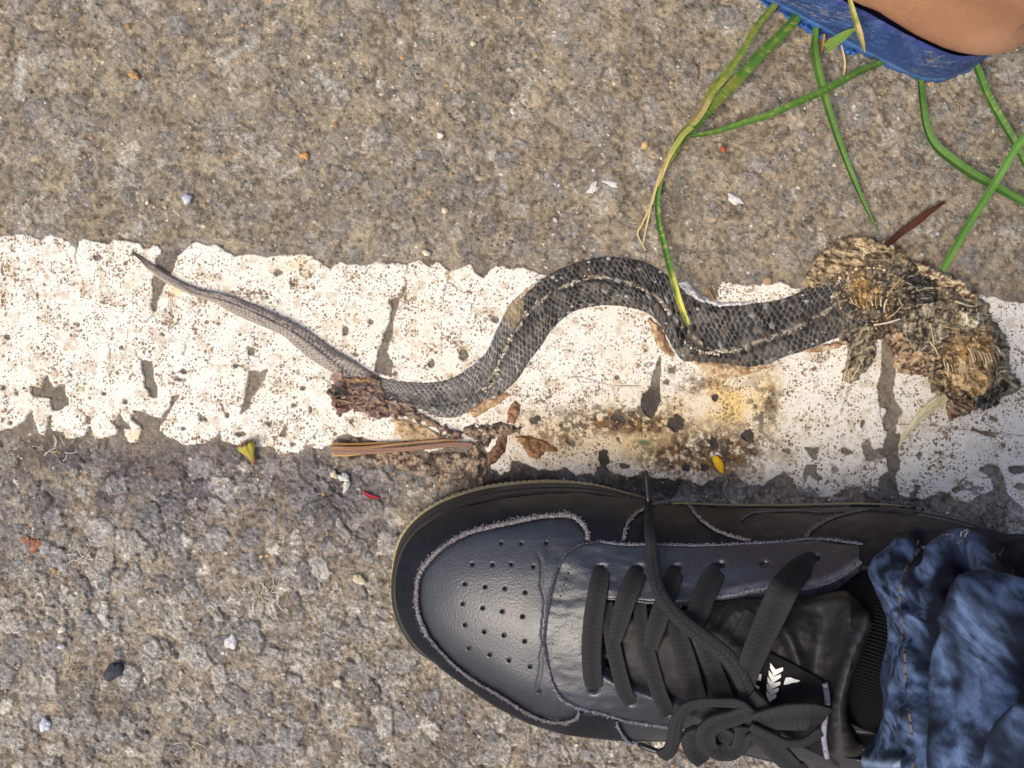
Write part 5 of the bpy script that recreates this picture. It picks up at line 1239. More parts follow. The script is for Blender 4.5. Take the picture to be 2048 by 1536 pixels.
# inner face of the hem
inn = J[:60].copy(); inn[..., :2] -= nd[:60] * 0.0016; inn = inn[::-1]
Jall = np.concatenate([inn, J]); ca = np.concatenate([jc[:60][::-1] * 0.7, jc])
jeans = mesh('jeans', Jall.reshape(-1, 3), [gridF(len(Jall), len(hs), wrap_m=True), (np.arange(len(hs)) + (len(Jall) - 1) * len(hs))[None, :]], M_denim, parent=wearer, col=ca.reshape(-1, 3))
def jeans_z(px, py):
    px = np.atleast_1d(px); py = np.atleast_1d(py)
    out = []
    fx, fy, fz = Jpx2.ravel(), Jpy2.ravel(), Jz2.ravel()
    for a, b in zip(px, py):
        d = (fx - a) ** 2 + (fy - b) ** 2
        k = np.argsort(d)[:4]; out.append(fz[k].mean())
    return np.array(out)
front = (nd[:64, :, 0] < 0.35) | (nd[:64, :, 1] > 0.6)
Jf = J[:64][front]
Jpx2, Jpy2 = PX(Jf[:, 0], Jf[:, 1], Jf[:, 2]); Jz2 = Jf[:, 2]
q = crspline(stitch_px, step=1.8)
zz = jeans_z(q[:, 0], q[:, 1]); zz = np.convolve(np.pad(zz, 3, mode='edge'), np.ones(7) / 7, 'valid')
p = P(q[:, 0], q[:, 1], zz + 0.0003)
ls = [p[i:i + 9] for i in range(0, len(p) - 9, 11)]
V, F = tubes(ls, 0.00048, 6)
st = mesh('stitching', V, F, M_lace, parent=jeans, col=np.array([.13, .105, .10]))
lines = []
for k in range(38):
    t = rr.random(); c = [(1848, 1092), (1912, 1073), (1990, 1120), (2008, 1155)][rr.randrange(4)]
    x, y = c[0] + rr.gauss(0, 9), c[1] + rr.gauss(0, 7); z = float(jeans_z(x, y)[0])
    a = rr.uniform(0, 6.28); L = rr.uniform(6, 16)
    lines.append(P(x + np.array([0, .5, 1]) * L * math.cos(a), y + np.array([0, .5, 1]) * L * math.sin(a), z + np.array([0, .0012, .0008])))
V, F = tubes(lines, 0.00014, 4)
mesh('loose_threads', V, F, M_fray, parent=jeans, col=np.vstack([np.repeat(np.array([[.42, .38, .34], [.25, .22, .2], [.10, .09, .09]])[rr.randrange(3)][None], 12, 0) for l in lines]), kind='stuff')

# black ribbed sock
sc_ = P(1885, 1340, 0.115)[:2]
th = np.linspace(0, 2 * np.pi, 1000, endpoint=False); zl = np.linspace(0.072, 0.21, 60)
rb = 0.00032 * np.sin(th * 150)
Sx = []
for z in zl:
    fr_ = sstep(.072, .125, z)
    r_x = 0.044 - 0.010 * fr_ + rb; r_y = 0.034 - 0.002 * fr_ + rb
    Sx.append(np.column_stack([sc_[0] + 0.012 * fr_ + r_x * np.cos(th), sc_[1] + r_y * np.sin(th), np.full(th.shape, z)]))
Sx = np.array(Sx)
mesh('sock', Sx.reshape(-1, 3), gridF(len(zl), len(th), wrap_m=True), M_cloth, parent=wearer, col=(np.array([.005, .005, .006]) * (1 + 0.5 * np.sin(th * 150))[None, :, None] * np.ones((len(zl), 1, 1))).reshape(-1, 3))

# ------------------------------------------------------------------ blue slipper and the bare heel in it
M_eva = mat('blue_rubber', rough=0.55, spec=0.45, noise=(1300, 0.25), bump=('noise', 1400, 0.35, 0.0004))
M_foot = mat('skin', rough=0.55, spec=0.4, noise=(1500, 0.08), bump=('leather', 1100, 0.35, 0.0005), sss=0.10)
slip = thing('slipper', tuple(P(1750, 0, 0)), 'worn blue rubber slipper with ragged edge under a bare heel', 'slipper')
e_bot = [(1500, -10), (1519, 0), (1527, 5), (1556, 17), (1570, 27), (1588, 38), (1600, 46), (1615, 52), (1632, 62), (1650, 70), (1668, 80), (1690, 95), (1710, 102), (1727, 108), (1752, 121), (1773, 134), (1805, 147), (1829, 157), (1856, 162), (1883, 162), (1909, 156), (1939, 145), (1960, 127), (1979, 107)]
e_rim = [(1520, -10), (1542, 0), (1580, 19), (1607, 34), (1634, 48), (1660, 63), (1687, 78), (1714, 93), (1741, 107), (1768, 121), (1794, 134), (1820, 148), (1838, 154), (1860, 157), (1884, 157), (1908, 151), (1934, 141), (1956, 124), (1976, 105)]
e_top = [(1676, -12), (1698, 0), (1720, 11), (1741, 21), (1768, 36), (1794, 51), (1821, 65), (1848, 78), (1875, 91), (1901, 101), (1926, 106), (1948, 105), (1962, 101), (1974, 96)]
hid = [(2000, 70), (2025, 20), (2030, -60), (1990, -160), (1890, -290), (1700, -440), (1450, -560), (1250, -590), (1130, -540), (1100, -450), (1150, -340), (1260, -190), (1380, -80), (1450, -35)]
def slring(vis, z, shrink=0.0, nv=420, nh=260):
    v = resample(crspline(vis, n=300), nv)
    w1 = P(v[:, 0], v[:, 1], z)[:, :2]
    hh = crspline(np.array(hid), n=200); w2 = P(hh[:, 0], hh[:, 1], 0.0)[:, :2]
    c = w2.mean(0); w2 = c + (w2 - c) * (1 - shrink)
    w = np.vstack([w1, w2]); w = resample(np.vstack([w[0:1], w, w[0:1]]), 900)[:-1] if False else w
    tail = np.vstack([w1[-1], w2, w1[0]]); tail = resample(tail, nh + 2)[1:-1]
    return np.vstack([w1, tail])
n_all = 420 + 260
k = np.arange(n_all)
def noisy(r, amp, sc, seed):
    c = r.mean(0); d = (r - c); d /= np.linalg.norm(d, axis=1)[:, None]
    s = np.concatenate([[0], np.cumsum(np.linalg.norm(np.diff(r, axis=0), axis=1))]) * 1000
    return r + d * (amp * fbm(s / sc, s * 0 + seed, 3, seed))[:, None]
B0 = noisy(slring(e_bot, .0015), .0012, 5, 71); R0 = slring(e_rim, .0068); T0 = slring([(a - 3, b + 6) for a, b in e_top], .034, .03)
rings = [np.column_stack([B0 * 0.98 + B0.mean(0) * .02, np.full(n_all, .0002)]), np.column_stack([B0, np.full(n_all, .0014)]), np.column_stack([noisy(B0 * .75 + R0 * .25, .0006, 4, 73), np.full(n_all, .0040)]), np.column_stack([R0, np.full(n_all, .0068)]), np.column_stack([R0 * .97 + T0 * .03, np.full(n_all, .0077)])]
sarc = np.concatenate([[0], np.cumsum(np.linalg.norm(np.diff(R0, axis=0), axis=1))]) * 1000
colS = [np.tile([.035, .105, .29], (n_all, 1))] * 3 + [np.tile([.085, .20, .43], (n_all, 1)), np.tile([.03, .09, .27], (n_all, 1))]
cS = R0.mean(0)
for f in np.linspace(0.06, 1.0, 56):
    r = R0 * (1 - f) + T0 * f; z = .0077 + (.034 - .0077) * f
    d = r - cS; d /= np.linalg.norm(d, axis=1)[:, None]
    zz = np.full(n_all, f * 27.0)
    warp = 1.6 * fbm(sarc / 7, zz / 5, 3, 1101)
    ln = np.abs(fbm(sarc / 8 + warp * .3, (zz + 1.5 * warp + sarc * 0.03) / 2.6, 3, 1105)); crease = 1 - sstep(0.03, 0.24, ln)
    amt = sstep(0.02, 0.15, f) * (1 - sstep(0.80, 0.95, f))
    bulge = 0.0012 * np.sin(np.pi * f)
    r = r + d * (bulge - 0.0007 * crease * amt + 0.00025 * fbm(sarc / 3, zz / 2, 2, 1109))[:, None]
    rings.append(np.column_stack([r, np.full(n_all, z)]))
    base = np.array([.022, .058, .180]) * (1 - sstep(0.75, 1.0, f)) + np.array([.036, .050, .210]) * sstep(0.75, 1.0, f)
    c = np.tile(base, (n_all, 1)) * (1 + 0.2 * fbm(sarc / 14, zz / 8, 3, 1113)[:, None])
    dusty = np.array([.20, .19, .18])
    c = c + (dusty - c) * (crease * amt * 0.85 * sstep(-0.5, 0.3, fbm(sarc / 20, zz / 10, 2, 1117)))[:, None]
    c = c + (np.array([.12, .20, .42]) - c) * (0.35 * sstep(0.1, 0.8, fbm(sarc / 5, zz / 5, 3, 1121)) * (1 - amt * 0.3))[:, None]
    colS.append(c)
cT = T0.mean(0)
fb_r, fb_c = [], []
for f, z in ((.004, .0350), (.012, .0346), (.03, .0325), (.055, .0305), (.09, .0298), (.2, .0298), (.5, .0300), (1.0, .0300)):
    fb_r.append(np.column_stack([T0 + (cT - T0) * f, np.full(n_all, z)])); fb_c.append(np.tile([.005, .0045, .022], (n_all, 1)))  # dark navy, deepened with the heel's shade put into the colour
SV = np.vstack(rings); nr = len(rings)
mesh('footbed', np.vstack(fb_r), gridF(len(fb_r), n_all, wrap_m=True), M_cloth, parent=slip, col=np.vstack(fb_c))
sole = mesh('sole', SV, gridF(nr, n_all, wrap_m=True), M_eva, parent=slip, col=np.vstack(colS))
# ragged shreds hanging from the lower edge
flaps = [[(1556, 14), (1590, 36), (1612, 50), (1640, 66), (1660, 74), (1650, 80), (1634, 76), (1618, 66), (1600, 54), (1578, 40), (1560, 24)], [(1672, 80), (1700, 96), (1716, 104), (1706, 110), (1692, 108), (1680, 96)], [(1519, -2), (1545, 10), (1556, 20), (1548, 22), (1530, 10)]]
for i, q in enumerate(flaps):
    patch('torn_edge', q, lambda X, Y, d: 0.0016 + 0.0012 * fbm(X / 8, Y / 5, 3, 1130) + 0.002 * (1 - np.exp(-np.clip(d, 0, None) / 4)), lambda X, Y, d: np.array([.030, .11, .35]) * (1 + 0.4 * fbm(X / 5, Y / 5, 3, 1133)[..., None]), M_eva, parent=sole, step=1.6, zb=0.0005, jag=(2, 1137, 6))

walker = thing('person', tuple(P(1900, 0, 0.0)), 'person whose bare brown heel rests on the blue slipper', 'person')
f_vis = [(1690, -20), (1725, 1), (1768, 18), (1795, 32), (1821, 45), (1850, 60), (1875, 72), (1915, 88), (1950, 99), (1982, 104), (2008, 103), (2035, 95), (2060, 78)]
f_hid = [(2085, 40), (2085, -40), (2030, -130), (1900, -260), (1700, -400), (1480, -500), (1330, -500), (1270, -430), (1330, -300), (1450, -160), (1580, -75)]
fv = crspline(f_vis, n=260); fh = crspline(f_hid, n=180)
w0 = np.vstack([P(fv[:, 0], fv[:, 1], .048)[:, :2], P(fh[:, 0], fh[:, 1], .048)[:, :2]])
heelc = P(1960, -10, .07)[:2]
ank = P(1935, -40, 0.10)[:2]
def foot_ring(z):
    f = (z - .048)
    if z < .048:
        sh = 1 - 0.10 * ((.048 - z) / .014) ** 2; c = w0.mean(0)
        nrm_ = w0 - c; L = np.linalg.norm(nrm_, axis=1)[:, None]
        xy = w0 - nrm_ / L * (0.0042 * ((.048 - z) / .014) ** 2)
        return np.column_stack([xy, np.full(len(xy), z)])
    t = sstep(0, 0.055, f)
    d = w0 - ank; L = np.linalg.norm(d, axis=1)[:, None]
    tgt = ank + d / L * np.minimum(L, 0.034 + 0.06 * max(f - .05, 0))
    c = w0.mean(0); d2 = w0 - c; L2 = np.linalg.norm(d2, axis=1)[:, None]
    low = w0 - d2 / L2 * 9.0 * f * f
    xy = low * (1 - t) + tgt * t
    return np.column_stack([xy, np.full(len(xy), z)])
zl = np.concatenate([np.linspace(.0302, .048, 12), np.linspace(.0492, .11, 60), np.linspace(.115, .34, 30)])
FR = np.array([foot_ring(z) for z in zl])
nF = len(w0)
fpx, fpy = PX(FR[..., 0], FR[..., 1], FR[..., 2])
wr_ = 0.00016 * (1 - sstep(0.0, 0.13, np.abs(fbm((fpx * .82 + fpy * .57) / 110, (fpy * .82 - fpx * .57) / 7.0, 3, 1201)))) + 0.00012 * (1 - sstep(0, .12, np.abs(fbm((fpx * .6 - fpy * .8) / 50, (fpy * .6 + fpx * .8) / 9, 3, 1207))))
cF = FR.mean(1, keepdims=True); dF = FR - cF; dF[..., 2] = 0; dF /= np.linalg.norm(dF, axis=2)[..., None] + 1e-9
FR2 = FR - dF * wr_[..., None] * (zl[:, None, None] < .12)
sk = np.array([.41, .205, .115]) * (1 + 0.10 * fbm(fpx / 40, fpy / 40, 3, 1211)[..., None]) 
sk = sk + (np.array([.52, .29, .185]) - sk) * (0.6 * sstep(1880, 1960, fpx) * sstep(40, 90, fpy))[..., None]
sk = sk * (1 - 0.20 * (wr_ / 0.0005))[..., None]
heel = mesh('foot', FR2.reshape(-1, 3), [gridF(len(zl), nF, wrap_m=True), np.arange(nF)[None, ::-1], (np.arange(nF) + (len(zl) - 1) * nF)[None, :]], M_foot, parent=walker, col=sk.reshape(-1, 3))
# ------------------------------------------------------------------ grass, leaves, twigs and other litter
M_grass = mat('grass', rough=0.6, spec=0.3, noise=(1500, 0.2), sss=0.0)
M_dry = mat('dry_plant', rough=0.8, spec=0.3, noise=(1800, 0.3), bump=('noise', 1500, 0.3, 0.0004))
M_stone = mat('stone', rough=0.8, spec=0.4, noise=(1800, 0.35), bump=('noise', 1600, 0.5, 0.0005))
GREEN, GREEN2, YEL, TAN = np.array([.050, .135, .020]), np.array([.098, .210, .040]), np.array([.30, .34, .06]), np.array([.50, .40, .18])

def blade(name, pts, width, parent=None, c0=GREEN, c1=GREEN2, yellow=(), spots=0.0, seed=1, keel=0.75, thick=0.00013, twist=0.0, **lab):
    """pts: (px, py, z). yellow: (from, to, colour) stretches along the blade."""
    c = crspline(np.array(pts, float), step=4)
    p = P(c[:, 0], c[:, 1], c[:, 2])
    wp = np.atleast_1d(np.array(width, float)) * K
    ang_ = np.linspace(-twist, twist, 12)
    t = p[-1] - p[0]; t /= np.linalg.norm(t); sd = np.cross([0, 0, 1], t)
    up = np.cos(ang_)[:, None] * np.array([0, 0, 1.0]) + np.sin(ang_)[:, None] * sd
    V, F, u, v, b = ribbon(p, wp, thick, n_across=8, step=0.0007, keel=keel, up=up, flat=8.0)
    f = u / u.max()
    vein = 0.5 + 0.5 * np.cos(v * 8 + 2.2)
    col = c0 + (c1 - c0) * np.clip(0.05 + 0.62 * vein + 0.75 * fbm(u * 60, v * 0.6 + seed, 3, seed), 0, 1)[:, None]
    mid = np.exp(-(v / 0.12) ** 2)
    col = col + (np.array([.16, .30, .07]) - col) * (0.25 * mid * (c0[1] > c0[0]))[:, None]
    for a, b_, yc in yellow:
        w = sstep(a - .06, a + .04, f) * (1 - sstep(b_ - .04, b_ + .06, f)) * np.clip(0.65 + 0.7 * fbm(u * 180, v * 1.1, 3, seed + 7), 0, 1)
        col = col + (np.array(yc) - col) * w[:, None]
    if spots:
        w = sstep(0.45, 0.7, fbm(u * 1300, v * 3.5, 2, seed + 9)) * spots
        col = col + (np.array([.40, .36, .12]) - col) * w[:, None]
    o = mesh(name, V, F, M_grass, parent=parent, col=col, smooth=False)
    if lab: tag(o, **lab)
    return o
G = 'grass blades lying on the road'
sprig = thing('grass_sprig', tuple(P(1370, 280, 0)), 'yellowing green grass sprig with three leaves and dry stem end, reaching over the snake', 'grass')
blade('leaf', [(1560, -10, .004), (1546, 16, .005), (1516, 51, .007), (1492, 91, .009), (1461, 138, .010), (1425, 181, .010), (1398, 229, .009), (1370, 260, .008), (1350, 284, .007)], [13, 14, 14, 15, 17, 17, 16, 12], sprig, yellow=[(0.0, 1.0, YEL * .7), (.72, .9, TAN * .6)], spots=.5, seed=3, twist=0.4)
blade('leaf', [(1600, 25, .004), (1588, 40, .005), (1556, 75, .007), (1512, 118, .008), (1469, 166, .008), (1429, 209, .0075), (1398, 245, .007), (1374, 272, .0065), (1352, 300, .006)], [20, 21, 21, 22, 21, 18, 14, 9], sprig, spots=.5, seed=5, twist=-0.3, yellow=[(.5, .7, YEL * .6)])
blade('leaf', [(1775, 118, .003), (1760, 126, .004), (1713, 146, .008), (1654, 178, .010), (1595, 205, .010), (1536, 231, .008), (1477, 249, .006), (1429, 264, .005), (1376, 273, .005)], [13, 14, 15, 15, 14, 13, 11, 7], sprig, spots=.35, seed=7)
blade('leaf', [(1362, 280, .007), (1347, 308, .007), (1326, 343, .006), (1315, 394, .005), (1317, 442, .005), (1327, 485, .006), (1339, 533, .009), (1350, 575, .0108), (1360, 607, .0105), (1377, 651, .0092)], [10, 11, 11, 11, 11, 12, 13, 13, 12, 9], sprig, spots=.7, seed=9, yellow=[(.0, .25, YEL * .7), (.74, 1.1, np.array([.52, .50, .10]))])
blade('stem', [(1385, 255, .0085), (1368, 268, .009), (1352, 290, .009), (1337, 316, .008), (1324, 352, .007), (1314, 375, .006)], [8, 11, 10, 8, 6, 4], sprig, c0=YEL, c1=TAN, seed=11, thick=.0008, yellow=[(.5, 1, TAN)])
for i, q in enumerate([[(1330, 330, .007), (1315, 362, .007), (1303, 406, .005), (1283, 450, .003), (1275, 469, .0022), (1291, 501, .0018)], [(1320, 352, .006), (1306, 394, .005), (1295, 442, .003), (1286, 486, .002)]]):
    blade('dry_fibre', q, [5, 5, 4, 3], sprig, c0=TAN, c1=np.array([.62, .54, .32]), seed=13 + i, thick=.0005)
blade('grass_strand', [(1632, 55, .004), (1630, 75, .004), (1629, 99, .006), (1634, 134, .009), (1648, 189, .0095), (1662, 237, .008), (1682, 296, .006), (1705, 355, .005), (1729, 410, .004), (1758, 471, .002)], [12, 15, 17, 16, 15, 14, 13, 11, 8, 1.5], seed=21, spots=.1, twist=.3, label='straight green grass blade pointing from the slipper to the crushed snake head', category='grass', group=G)
blade('grass_strand', [(1832, 140, .003), (1840, 165, .004), (1844, 205, .007), (1853, 256, .008), (1871, 292, .008), (1903, 320, .007), (1942, 347, .006), (1990, 373, .006), (2048, 405, .006), (2120, 440, .006)], [14, 16, 17, 20, 21, 20, 18, 17, 15, 13], seed=23, spots=.1, twist=-.4, label='green grass blade with a bend beside the slipper heel', category='grass', group=G)
blade('grass_strand', [(1946, 120, .003), (1956, 142, .004), (1974, 189, .006), (2005, 245, .007), (2033, 292, .007), (2056, 340, .006), (2085, 400, .004)], [15, 17, 17, 17, 16, 14, 12], seed=25, spots=.4, label='dull green grass blade starting under the rounded slipper heel', category='grass', group=G)
blade('grass_strand', [(2110, 190, .050), (2076, 236, .044), (2048, 274, .038), (2029, 300, .034), (1990, 365, .026), (1950, 428, .018), (1911, 493, .0105), (1884, 541, .0075)], [13, 14, 15, 15, 15, 15, 14, 13], seed=27, c0=GREEN * 1.2, c1=GREEN2 * 1.25, label='bright green blunt grass blade leaning onto the crushed snake head', category='grass', group=G)
blade('grass_strand', [(1713, 57, .0240), (1700, 64, .0215), (1686, 73, .0190), (1668, 85, .0160), (1652, 97, .0135)], [4, 13, 18, 19, 19], seed=29, c0=np.array([.13, .22, .04]), c1=np.array([.20, .30, .06]), label='short torn piece of green grass stuck to the slipper wall', category='grass', group=G)
blade('grass_strand', [(1696, -12, .0395), (1700, 2, .0385), (1708, 32, .0370), (1713, 50, .0340), (1720, 72, .0300), (1729, 105, .0215)], [7, 10, 13, 13, 10, 3], seed=31, c0=YEL * .8, c1=TAN, yellow=[(.45, 1, TAN)], label='thin dry yellow grass strip hanging over the slipper rim', category='grass', group=G)
blade('grass_strand', [(1682, 90, .004), (1687, 112, .003), (1689, 130, .003), (1686, 160, .002)], [4, 5, 5, 2], seed=33, c0=TAN, c1=np.array([.6, .5, .3]), label='tiny tan grass strip below the torn slipper edge', category='grass', group=G)
blade('grass_strand', [(1648, 68, .004), (1644, 88, .003), (1640, 114, .0022)], [6, 8, 3], seed=35, c0=np.array([.22, .12, .04]), c1=np.array([.40, .26, .10]), label='brown dry grass scrap beside the straight green blade', category='grass', group=G)
blade('dry_needle', [(1888, 405, .0022), (1880, 410, .003), (1855, 426, .004), (1835, 442, .0045), (1812, 458, .0045), (1790, 476, .005), (1772, 492, .006)], [5, 9, 14, 15, 14, 13, 10], seed=37, c0=np.array([.040, .012, .006]), c1=np.array([.085, .026, .012]), keel=-.15, thick=.001, label='dark red brown dry leaf sliver pointing at the crushed snake head', category='leaf')
blade('plant_splinter', [(1411, 572, .0012), (1419, 586, .0016), (1428, 602, .002)], [3, 4, 2], seed=39, c0=np.array([.30, .15, .05]), c1=np.array([.42, .24, .09]), thick=.0006, label='thin orange brown splinter at the inner bend of the snake', category='splinter')

# split stalk with a purple skin
stalk = thing('split_stalk', tuple(P(800, 895, 0)), 'flat split plant stalk, orange fibres and purple skin, lying below the torn tissue', 'stalk')
def bar(name, pts, width, thick, c0, c1, seed, parent, flat=2.6):
    c = crspline(np.array(pts, float), step=3); p = P(c[:, 0], c[:, 1], c[:, 2])
    V, F, u, v, b = ribbon(p, np.atleast_1d(width) * K, thick, n_across=10, step=.0005, flat=flat)
    n = fbm(u * 90, v * 3.0, 3, seed); s = 0.5 + 0.5 * np.sin(v * 9 + 2 * n)
    col = np.array(c0) + (np.array(c1) - np.array(c0)) * np.clip(0.5 * s + 0.6 * n + 0.2, 0, 1)[:, None]
    V = V + np.column_stack([0 * u, 0 * u, 0.00018 * np.sin(v * 11) * (v ** 2 < .9)])
    return mesh(name, V, F, M_dry, parent=parent, col=col)
bar('bark', [(668, 905, .0034), (746, 902, .0036), (834, 896, .0036), (900, 889, .0036), (945, 890, .0034)], [11, 12, 11, 10, 9], .0020, (.20, .11, .085), (.30, .19, .125), 61, stalk)
bar('fibre', [(664, 896, .0036), (720, 896, .0038), (790, 889, .0036), (860, 882, .0034), (922, 879, .003)], [8, 7, 6, 5, 4], .0018, (.25, .14, .08), (.38, .23, .12), 62, stalk)
bar('fibre', [(665, 908, .0030), (690, 909, .003), (730, 906, .003), (770, 904, .0026)], [8, 7, 5, 3], .0016, (.40, .24, .08), (.58, .40, .15), 63, stalk)
bar('fibre', [(665, 886, .0026), (700, 888, .0028), (760, 886, .0026), (810, 884, .0022)], [5, 5, 4, 3], .0012, (.22, .10, .03), (.42, .24, .07), 64, stalk)

# seed cup
cup = thing('seed_cup', tuple(P(500, 905, 0)), 'small yellow green dried flower cup on the lower edge of the white line', 'seed cup')
a0, a1 = P(491, 887, .0046), P(508, 925, .0022)
ax = a1 - a0; Lx = np.linalg.norm(ax); ax /= Lx
e1 = np.cross(ax, [0, 0, 1]); e1 /= np.linalg.norm(e1); e2 = np.cross(e1, ax)
prof = [(0.10, 0.2), (0.04, .0026), (0.0, .0036), (.08, .0040), (.25, .0038), (.42, .0029), (.60, .0019), (.80, .0013), (1.0, .0011), (1.0, .0002)]
prof[0] = (0.14, .0005)
th = np.linspace(0, 2 * np.pi, 40, endpoint=False)
cup_r = []
for i, (t_, r_) in enumerate(prof):
    r = r_ * (1 + 0.07 * np.cos(5 * th) * (t_ < .5)); off = 0.0005 * np.cos(10 * th) * (i in (1, 2))
    cup_r.append(a0 + ax * (t_ * Lx) + (ax[None] * off[:, None]) + r[:, None] * (np.cos(th)[:, None] * e1 + 0.85 * np.sin(th)[:, None] * e2))
V = np.vstack(cup_r); V[:, 2] = np.maximum(V[:, 2], .0003)
tt = np.repeat([p_[0] for p_ in prof], 40)
cc = np.array([.34, .30, .055]) * (1 + .25 * np.sin(np.tile(th, len(prof)) * 10))[:, None]
cc = cc + (np.array([.26, .13, .05]) - cc) * np.clip((tt - .55) / .4, 0, 1)[:, None]
cc[:120] = cc[:120] * .4 + np.array([.32, .20, .10]) * .6
mesh('cup', V, gridF(len(prof), 40, wrap_m=True), M_dry, parent=cup, col=cc)
ls = []
for k in range(46):
    a = rr.uniform(0, 6.28); r = rr.uniform(0, .0034)
    s0 = a0 + ax * .0006 + r * (math.cos(a) * e1 + .85 * math.sin(a) * e2)
    d = -ax * rr.uniform(.0006, .0016) + np.array([rr.gauss(0, .0003), rr.gauss(0, .0003), rr.uniform(0, .0006)])
    ls.append(np.stack([s0, s0 + d * .6, s0 + d]))
V, F = tubes(ls, .00018, 4)
mesh('bristles', V, F, M_dry, parent=cup, col=np.repeat(np.array([[.42, .27, .15], [.30, .16, .09], [.55, .42, .25]])[[rr.randrange(3) for _ in ls]], 12, 0), kind='stuff')

def lens(name, px, py, a, b, rot, z, h, colr, mt, seed, jag=.05, **lab):
    th = np.linspace(0, 2 * np.pi, 28, endpoint=False); R = np.random.default_rng(seed)
    rad_ = 1 + jag * (np.sin(3 * th + R.uniform(0, 6)) + .7 * np.sin(5 * th + R.uniform(0, 6)))
    rings_ = []
    for f, zz in ((.0, -h), (.7, -h * .9), (.96, -.3 * h), (1, 0), (.93, .45 * h), (.7, .85 * h), (.35, 1.0 * h), (.0, 1.02 * h)):
        u_, v_ = a * f * rad_ * np.cos(th), b * f * rad_ * np.sin(th)
        x = px + u_ * math.cos(rot) - v_ * math.sin(rot); y = py + u_ * math.sin(rot) + v_ * math.cos(rot)
        rings_.append(P(x, y, z + zz + (.12 * h * R.normal(0, 1, 28) if 0 < f < 1 else 0)))
    V = np.vstack(rings_)
    c = np.tile(np.array(colr), (len(V), 1)) * (1 + .18 * fbm(V[:, 0] * 900, V[:, 1] * 900, 3, seed)[:, None])
    o = mesh(name, V, gridF(8, 28, wrap_m=True), mt, col=c)
    return tag(o, **lab)
lens('petal', 1437.5, 928, 20, 8.5, 1.10, .0024, .0007, (.72, .43, .004), M_grass, 3, label='small bright yellow petal near the lower edge of the white line', category='petal')
lens('seed', 1535, 562, 9, 9, .3, .0022, .0008, (.36, .25, .15), M_dry, 5, label='round tan seed husk on the white paint chip above the snake', category='seed')
blade('red_sliver', [(725, 981, .0012), (733, 989, .0020), (745, 994, .0020), (759, 996, .0012)], [2, 6, 6, 1.5], seed=41, c0=np.array([.42, .02, .035]), c1=np.array([.55, .05, .06]), thick=.0007, label='tiny curved red plant sliver on the asphalt left of the sneaker toe', category='sliver')
strip = thing('fibrous_strip', tuple(P(1845, 840, 0)), 'pale straw coloured fibrous strip hanging from the crushed snake head', 'plant fibre')
bar('strip', [(1893, 793, .0050), (1872, 806, .0048), (1845, 829, .0036), (1822, 853, .0028), (1806, 875, .0024), (1798, 892, .0020)], [16, 20, 19, 14, 9, 4], .0009, (.50, .46, .26), (.70, .66, .46), 65, strip)
ls = []
for k in range(40):
    t = rr.random(); c = np.array([np.interp(t, [0, .5, 1], [1890, 1845, 1800]), np.interp(t, [0, .5, 1], [795, 829, 888])]) + np.array([rr.gauss(0, 4), rr.gauss(0, 3)])
    L = rr.uniform(10, 26); a = 2.3 + rr.gauss(0, .25); b = np.linspace(-.5, .5, 4)
    ls.append(P(c[0] + b * L * math.cos(a), c[1] + b * L * math.sin(a), np.interp(t, [0, 1], [.0058, .0030]) + rr.uniform(0, .0006)))
V, F = tubes(ls, .00020, 4)
mesh('fibres', V, F, M_dry, parent=strip, col=np.repeat(np.array([[.70, .66, .48], [.56, .50, .28]])[[rr.randrange(2) for _ in ls]], 16, 0), kind='stuff')

# dried leaf scraps and the dirt clump beside the sneaker toe
def leafscrap(poly, c1, c2, seed, hgt, **lab):
    o = flap('dried_leaf', poly, c1, c2, hgt=hgt, seed=seed, jag=1.6, mat_=M_dry)
    return tag(o, **lab)
LG = 'dried brown leaf scraps below the snake'
leafscrap([(1031, 800), (1039, 812), (1038, 828), (1028, 848), (1013, 845), (1014, 830), (1018, 816)], (.20, .10, .055), (.30, .17, .11), 1301, .0022, label='small upright brown leaf scrap on the white line below the snake bend', category='leaf', group=LG)
leafscrap([(1028, 871), (1057, 870), (1098, 885), (1119, 903), (1092, 903), (1072, 920), (1057, 911), (1048, 894)], (.17, .085, .04), (.30, .17, .085), 1311, .0024, label='brown pointed leaf scrap, widest of the scraps on the stained paint', category='leaf', group=LG)
leafscrap([(998, 873), (1014, 870), (1016, 882), (1010, 903), (990, 926), (973, 931), (975, 906), (990, 890)], (.11, .055, .035), (.22, .12, .08), 1321, .0026, label='dark brown curled leaf scrap between the dirt clump and the stained paint', category='leaf', group=LG)
leafscrap([(784, 834), (805, 838), (850, 850), (880, 868), (905, 884), (880, 890), (850, 886), (828, 892), (806, 882), (790, 862)], (.34, .23, .13), (.50, .39, .24), 1331, .0018, label='pale brown torn leaf scrap under the purple tissue strand', category='leaf', group=LG)
def dirt_h(X, Y, d): return (0.0016 + .0010 * fbm(X / 14, Y / 14, 3, 1341) + .0009 * fbm(X / 4, Y / 4, 2, 1343)) * (1 - np.exp(-np.clip(d, 0, None) / 5))
def dirt_c(X, Y, d):
    n = fbm(X / 12, Y / 12, 4, 1345)[..., None]; m_ = fbm(X / 3.5, Y / 3.5, 2, 1347)[..., None]
    c = np.array([.170, .118, .088]) + (np.array([.30, .23, .165]) - np.array([.170, .118, .088])) * sstep(-.2, .6, n)
    return (c + (np.array([.04, .032, .028]) - c) * sstep(.0, .5, -n) * .9) * (1 + .5 * m_)
patch('dirt_clump', [(925, 853), (952, 845), (1004, 844), (1045, 853), (1040, 868), (987, 880), (966, 903), (977, 935), (966, 965), (958, 972), (937, 940), (934, 906), (951, 882), (928, 870)], dirt_h, dirt_c, M_dry, step=1.8, zb=.0006, jag=(3, 1349, 8), label='grey brown crust of dried dirt in front of the sneaker toe', category='dirt')
